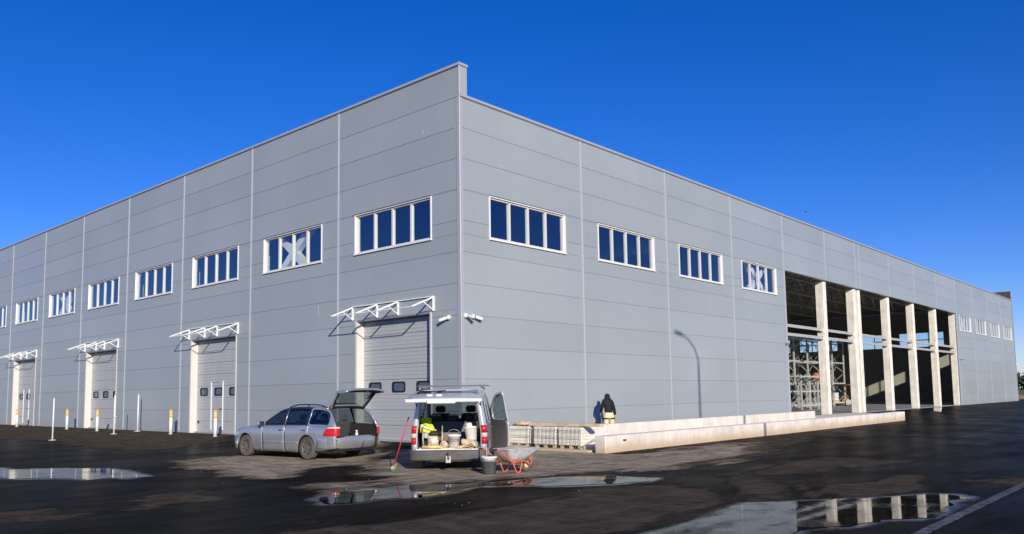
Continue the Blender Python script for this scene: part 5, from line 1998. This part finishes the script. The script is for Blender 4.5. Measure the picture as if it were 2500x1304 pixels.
# planks and dusty boards on the load edge
for (x_, y_, z_, L_b, rz, rx, lab) in ((-.66, .30, .50, .78, R(86), 0, 'dusty flat board lying on the van load edge, left side'),
                                       (-.58, -.28, .52, .42, R(110), R(18), 'dusty short board in the van beneath the lettered bucket')):
    bb = MB().cbox((0, 0, 0), (L_b, .14, .035), ch=.006)
    bo_ = bb.build('board', 'dust_wood')
    in_van(bo_, x_, y_, z_, rz, rx)
    tag(bo_, lab, 'board')
pk = thing('paper_sack', 'folded brown paper sack leaning under the tilted bucket in the van', 'sack')
in_van(pk, -.60, -.46, .47, R(75))
m = MB()
m.loft([[(u * .34 - .17, .10 * math.cos(a) * (1 + .15 * math.sin(u * 9)), .09 + .03 * math.sin(u * 5) + (.055 + .03 * u) * math.sin(a) + .10 * u) for a in [2 * math.pi * q / 14 for q in range(14)]] for u in np.linspace(0, 1, 9)])
m.build('bag', 'dust_wood', pk)
for k in range(3):
    MB().cbox((0.02 * k, 0, .055 + .055 * k), (.30, .17, .012), Euler((0, -.3, 0)).to_matrix(), ch=.004).build('flap', 'sacking', pk)
gb = thing('green_bottle', 'small green bottle at the right edge of the van floor', 'bottle')
in_van(gb, -.62, -.68, .49, R(30), R(30))
MB().lathe([(.028, 0), (.03, .01), (.03, .11), (.012, .14), (.012, .17), (0, .172)], n=12).build('body', 'green_plastic', gb)
disc = thing('cutting_disc', 'pale round saw disc propped against the lettered bucket in the van', 'disc')
in_van(disc, -.66, .13, .585)
MB().lathe([(0.0, -.004), (.085, -.004), (.085, .004), (0, .004)], axis='x', n=26).build('blade', 'dust_wood', disc)
MB().lathe([(0.0, -.012), (.035, -.010), (.035, .0)], axis='x', n=16).build('hub', 'steel_grey', disc)
hm = thing('hammer', 'hammer with a red handle lying on the van load', 'hammer')
in_van(hm, -.60, .10, .70, R(100), R(8))
MB().tube([(-.16, 0, 0), (.12, 0, .02)], .014, 8).build('handle', 'red_paint', hm)
MB().cbox((.14, 0, .02), (.035, .11, .035), ch=.008).build('head', 'steel_dark', hm)

# more of the load: dusty sacks and rubble heaped between the tools
for k, (x_, y_, z_, s_, rz, lab) in enumerate(((-.36, .02, .47, 1.25, 20, 'pale dusty sack behind the lettered bucket in the van'),
                                               (-.30, -.42, .47, 1.35, 80, 'pale dusty sack under the tilted bucket in the van'),
                                               (-.66, -.20, .47, .62, 40, 'small pale bag on the van load edge beside the lettered bucket'))):
    q = thing('dusty_sack', lab, 'sack')
    in_van(q, x_, y_, z_, R(rz))
    m = MB()
    m.loft([[((u - .5) * .40 * s_, .12 * s_ * math.sin(math.pi * min(max(u, .04), .96)) ** .4 * math.cos(a) * (1 + .12 * math.sin(4 * a + 9 * u + k)),
              s_ * .07 + s_ * .075 * math.sin(math.pi * min(max(u, .04), .96)) ** .4 * math.sin(a) * (1 + .15 * math.sin(3 * a + 7 * u))) for a in [2 * math.pi * j / 16 for j in range(16)]] for u in np.linspace(0, 1, 12)])
    m.build('bag', 'dust_wood' if k != 1 else 'white_trim', q)
    MB().tube([(-.21 * s_, 0, .07 * s_), (-.25 * s_, .03, .09 * s_)], [.03 * s_, .05 * s_], 8).build('tied_end', 'sacking', q)
rb = MB()
rng = np.random.RandomState(8)
for i in range(70):
    s_ = rng.uniform(.012, .035)
    e = Euler(rng.uniform(0, 6, 3)).to_matrix()
    rb.cbox((rng.uniform(-.70, -.35), rng.uniform(-.66, .62), .462 + s_ * .5), (s_ * 1.5, s_ * 1.1, s_), e, ch=s_ * .25)
rbo = rb.build('rubble', 'dust_wood')
in_van(rbo, 0, 0, 0)
tag(rbo, 'pale rubble crumbs scattered over the van load floor', 'rubble', kind='stuff')

# ---- wheelbarrow
wb = thing('wheelbarrow', 'galvanised wheelbarrow with orange frame, heaped with sand, beside the van', 'wheelbarrow', (-3.72, -5.76, -0.25), R(-6))
wb.scale = (.82, .82, .82)
# local: x = 0 at the wheel contact, handles towards -x ... built along -x
mat('tray_galv', (0.66, 0.69, 0.72), 0.40, 0.25, var=0.2, scale=8, rvar=.1)
tw_ = MB().lathe([(.095, -.04), (.14, -.05), (.175, -.03), (.185, 0), (.175, .03), (.14, .05), (.095, .04)], axis='y', n=28, cap=False)
tw_.xf(Matrix.Translation((0, 0, .185)))
tw_.build('tyre', 'tyre', wb)
MB().lathe([(0, -.03), (.03, -.035), (.10, -.02), (.10, .02), (.03, .035), (0, .03)], (0, 0, .185), axis='y', n=22).build('rim', 'machine_yellow', wb)


def tray_sec(z, x0, x1, w, r=.08, n=5):
    pts = []
    for cx_, cy_, a0 in ((x1, w, 0), (x0, w, 90), (x0, -w, 180), (x1, -w, 270)):
        sx, sy = (1 if cx_ == x1 else -1), (1 if cy_ > 0 else -1)
        for k in range(n + 1):
            t_ = R(a0 + 90 * k / n)
            pts.append((cx_ - sx * r + r * math.cos(t_), cy_ - sy * r + r * math.sin(t_), z))
    return pts


tray = MB()
tray.loft([tray_sec(.34, -.72, -.28, .20, .07), tray_sec(.345, -.74, -.24, .22, .08), tray_sec(.50, -.84, .02, .29, .10), tray_sec(.62, -.92, .22, .34, .12), tray_sec(.64, -.935, .24, .352, .12)], cap=False)
tb_ = tray
tb_.add(tray_sec(.34, -.72, -.28, .20, .07), [tuple(range(24))])
solid(tb_.build('tray', 'tray_galv', wb), .006)
MB().tube(tray_sec(.642, -.94, .245, .356, .12) + [tray_sec(.642, -.94, .245, .356, .12)[0]], .009, 6).build('tray_rim', 'tray_galv', wb)
sp_ = MB()
sp_.grid(lambda u, v: (-.90 + 1.08 * u, (.64 * v - .32) * min(1, .5 + 2.2 * min(u, 1 - u)), .615 + .12 * math.sin(math.pi * u) * math.sin(math.pi * v) + .02 * mnoise.noise((u * 9, v * 9, 1))), 16, 12)
sp_.build('sand_heap', 'sand_pile', wb)
for s_ in (-1, 1):
    pts = [(.02, s_ * .07, .185), (-.10, s_ * .12, .27), (-.32, s_ * .20, .315), (-.80, s_ * .26, .33), (-.98, s_ * .28, .48), (-1.22, s_ * .29, .66), (-1.34, s_ * .29, .67)]
    MB().tube(pts, .018, 10).build('frame_tube', 'barrow_orange', wb)
    MB().tube([(-1.30, s_ * .29, .67), (-1.43, s_ * .29, .672)], .022, 10).build('grip', 'black_rubber', wb)
    lg = [(-.36, s_ * .22, .31), (-.42, s_ * .25, .16), (-.47, s_ * .26, .045), (-.53, s_ * .26, .018), (-.60, s_ * .26, .04), (-.66, s_ * .26, .16), (-.72, s_ * .26, .32)]
    MB().tube(lg, .017, 10).build('leg', 'barrow_orange', wb)
    MB().tube([(.0, s_ * .075, .185), (.13, s_ * .05, .20), (.20, s_ * .02, .32), (.08, s_ * .12, .47)], .013, 8).build('wheel_guard', 'barrow_orange', wb)
MB().tube([(-.62, -.26, .30), (-.62, .26, .30)], .014, 8).build('cross_tube', 'barrow_orange', wb)

# ---- black bucket with tools, white pail nested on top
bk_ = bucket('bucket', 'dark grey rubber bucket with a white pail nested in it, beside the wheelbarrow', .135, .165, .30, 'bucket_black', False)
bk_.location = (-4.61, -5.47, -0.25)
MB().lathe([(.125, .26), (.16, .34), (.172, .345), (.172, .38), (.162, .385), (.155, .35), (.12, .27)], n=28, cap=False).build('white_pail', 'bucket_white', bk_)
MB().lathe([(.0, .335), (.152, .335)], n=24, cap=False).build('contents', 'sand_pile', bk_)
MB().tube([(.172, 0, .34), (.19, .0, .2), (.185, .02, .06)], .006, 6).build('handle', 'white_trim', bk_)
tl_ = thing('trowel', 'trowel and dark tools standing up in the dark grey bucket', 'tools', (-4.61, -5.45, 0.05))
MB().tube([(-.02, 0, .0), (-.02, 0, .42)], .012, 8).build('handle', 'trim_dark', tl_)
MB().cbox((-.02, 0, .16), (.07, .012, .22), ch=.004).build('blade', 'steel_grey', tl_)
MB().tube([(.04, .02, .0), (.07, .05, .16)], .014, 8).build('handle', 'red_paint', tl_)

# ---- broom leaning on the van
br = thing('broom', 'broom with red handle leaning against the left rear of the van', 'broom', (-5.25, -3.07, -0.25))
top_ = VM @ Vector((-.66, .93, 1.22)) - Vector((-5.25, -3.07, -0.25))
hdir = Vector((.55, -.82, 0)).normalized()
MB().tube([(0, 0, .12), top_], .014, 8).build('handle', 'red_paint', br)
Mz = Matrix.Rotation(math.atan2(.62, .78), 3, 'Z')
MB().cbox((0, 0, .10), (.36, .075, .045), Mz @ Euler((0, -.12, 0)).to_matrix(), ch=.01).build('head', 'dust_wood', br)
bs = MB()
rng = np.random.RandomState(5)
for i in range(9):
    for j in range(3):
        p_ = Mz @ Vector((-.16 + .04 * i, -.022 + .022 * j, 0))
        bs.tube([(p_.x, p_.y, .08), (p_.x * 1.06, p_.y * 1.06, .004)], [.010, .014], 5)
tag(bs.build('bristles', 'bristle', br), kind='stuff')

# ---- person in black hood and pale trousers
mat('jacket_black', (0.005, 0.005, 0.006), 0.8, var=0.2, scale=15)
mat('trousers', (0.70, 0.62, 0.38), 0.85, var=0.1, scale=10)
mat('skin', (0.55, 0.33, 0.23), 0.6, var=0.05)
mat('boot', (0.03, 0.028, 0.025), 0.7)
pp = thing('person', 'person in black hooded jacket and pale trousers, back turned, head bowed', 'person', (6.52, -0.85, -0.25), R(-36))


def skin(name, chains, material, parent, levels=2):
    """one continuous skinned surface from connected joint chains: list of [(pos, radius_xy), ...]"""
    me_ = bpy.data.meshes.new(name)
    verts, edges, rad, seen = [], [], [], {}
    for ch in chains:
        prev = None
        for p_, r_ in ch:
            k = tuple(round(c, 4) for c in p_)
            if k not in seen:
                seen[k] = len(verts)
                verts.append(p_); rad.append(r_ if isinstance(r_, tuple) else (r_, r_))
            i = seen[k]
            if prev is not None:
                edges.append((prev, i))
            prev = i
    me_.from_pydata(verts, edges, [])
    o = bpy.data.objects.new(name, me_)
    COL.objects.link(o)
    o.parent = parent
    sk_ = o.modifiers.new('skin', 'SKIN')
    sk_.use_smooth_shade = True
    lay = me_.skin_vertices[0].data if me_.skin_vertices else None
    if lay is None:
        bm = bmesh.new(); bm.from_mesh(me_); bm.verts.layers.skin.verify(); bm.to_mesh(me_); bm.free()
        lay = me_.skin_vertices[0].data
    for i, r_ in enumerate(rad):
        lay[i].radius = r_
        lay[i].use_root = (i == 0)
    sb_ = o.modifiers.new('sub', 'SUBSURF')
    sb_.levels = sb_.render_levels = levels
    me_.materials.append(MATS[material])
    return o


# local: facing +y (towards the wall), x right
pel = (0, 0, .95)
body_ch = [
    [(pel, (.13, .10)), ((.0, .01, 1.12), (.125, .095)), ((-.005, .04, 1.30), (.145, .10)), ((-.01, .085, 1.43), (.10, .08)), ((.01, .15, 1.50), (.05, .05)), ((.02, .22, 1.58), (.085, .10)), ((.02, .25, 1.66), (.07, .08))],
    [(pel, (.13, .10)), ((-.10, 0, .86), (.085, .085)), ((-.115, .01, .50), (.058, .058)), ((-.12, -.03, .10), (.042, .042)), ((-.12, .02, .045), (.042, .04)), ((-.125, .16, .035), (.038, .03))],
    [(pel, (.13, .10)), ((.10, 0, .86), (.085, .085)), ((.13, .01, .50), (.058, .058)), ((.14, -.03, .10), (.042, .042)), ((.14, .02, .045), (.042, .04)), ((.145, .16, .035), (.038, .03))],
    [((-.01, .085, 1.43), (.10, .08)), ((-.165, .07, 1.38), (.055, .055)), ((-.235, .10, 1.13), (.042, .042)), ((-.20, .28, 1.02), (.033, .033)), ((-.18, .34, 1.00), (.03, .02))],
    [((-.01, .085, 1.43), (.10, .08)), ((.15, .07, 1.375), (.055, .055)), ((.225, .04, 1.11), (.042, .042)), ((.255, .06, .88), (.032, .032)), ((.258, .07, .82), (.035, .018))],
]
body_o = skin('body', body_ch, 'skin', pp)
skin('trousers', [
    [((0, 0, 1.04), (.150, .120)), ((0, 0, .95), (.150, .125)), ((-.095, -.01, .86), (.105, .118)), ((-.112, .005, .50), (.082, .085)), ((-.12, -.03, .13), (.07, .075))],
    [((0, 0, .95), (.150, .125)), ((.095, -.01, .86), (.105, .118)), ((.128, .005, .50), (.082, .085)), ((.14, -.03, .13), (.07, .075))]], 'trousers', pp)
skin('hooded_jacket', [
    [((0, 0, .93), (.168, .140)), ((0, .01, 1.13), (.158, .125)), ((-.015, .05, 1.29), (.165, .130)), ((-.01, .085, 1.43), (.125, .11)), ((.012, .15, 1.50), (.10, .10)), ((.03, .215, 1.59), (.118, .13)), ((.035, .20, 1.69), (.075, .085))],
    [((-.01, .085, 1.43), (.125, .11)), ((-.165, .07, 1.37), (.078, .08)), ((-.235, .10, 1.13), (.062, .062)), ((-.205, .27, 1.03), (.05, .05))],
    [((-.01, .085, 1.43), (.125, .11)), ((.15, .07, 1.365), (.078, .08)), ((.225, .04, 1.11), (.064, .064)), ((.258, .06, .90), (.048, .048))]], 'jacket_black', pp)
# face inside the hood: nose and eyes
for s_ in (-1, 1):
    MB().lathe([(0, -.012), (.012, 0), (0, .012)], (.02 + s_ * .032, .305, 1.60), n=8).build('eye', 'jacket_black', body_o)
MB().cbox((.02, .31, 1.57), (.024, .03, .045), ch=.008).build('nose', 'skin', body_o)
# hands: palm with five separate fingers
for s_, wr, dn in ((-1, Vector((-.18, .34, 1.00)), Vector((.25, .55, -.75)).normalized()), (1, Vector((.258, .07, .82)), Vector((.02, .12, -1)).normalized())):
    side = Vector((0, 1, 0)) if s_ > 0 else Vector((1, .2, 0)).normalized()
    side = (side - dn * side.dot(dn)).normalized()
    inw = dn.cross(side)
    ch = []
    palm = tuple(wr + dn * .05)
    ch.append([(tuple(wr), (.026, .018)), (palm, (.036, .016))])
    for k, (o1, l_) in enumerate(((-.028, .065), (-.009, .075), (.010, .072), (.028, .058))):
        a = wr + dn * .08 + side * o1
        ch.append([(palm, (.036, .016)), (tuple(a), (.009, .009)), (tuple(a + dn * l_ * .55 + inw * .010 * -s_), (.0085, .0085)), (tuple(a + dn * l_ + inw * .028 * -s_), (.007, .007))])
    a = wr + dn * .035 + side * .034
    ch.append([(palm, (.036, .016)), (tuple(a), (.010, .010)), (tuple(a + dn * .03 + side * .022), (.009, .009)), (tuple(a + dn * .055 + side * .026), (.008, .008))])
    skin('hand', ch, 'skin', body_o, 1)
# dark knee straps / harness loops round the thighs
for s_ in (-1, 1):
    MB().lathe([(.118, -.022), (.124, 0), (.118, .022)], (s_ * .105, -.005, .80), n=20, cap=False).build('leg_strap', 'jacket_black', pp)
for s_ in (-1, 1):
    MB().loft([[( s_ * .128 + .055 * math.cos(a), y_ + 0.0, .07 + .06 * math.sin(a) * (1.0 if y_ < .05 else .6) - (0 if y_ < .05 else .02)) for a in [2 * math.pi * q / 12 for q in range(12)]] for y_ in (-.09, -.06, .03, .12, .19)]).build('boot', 'boot', pp)
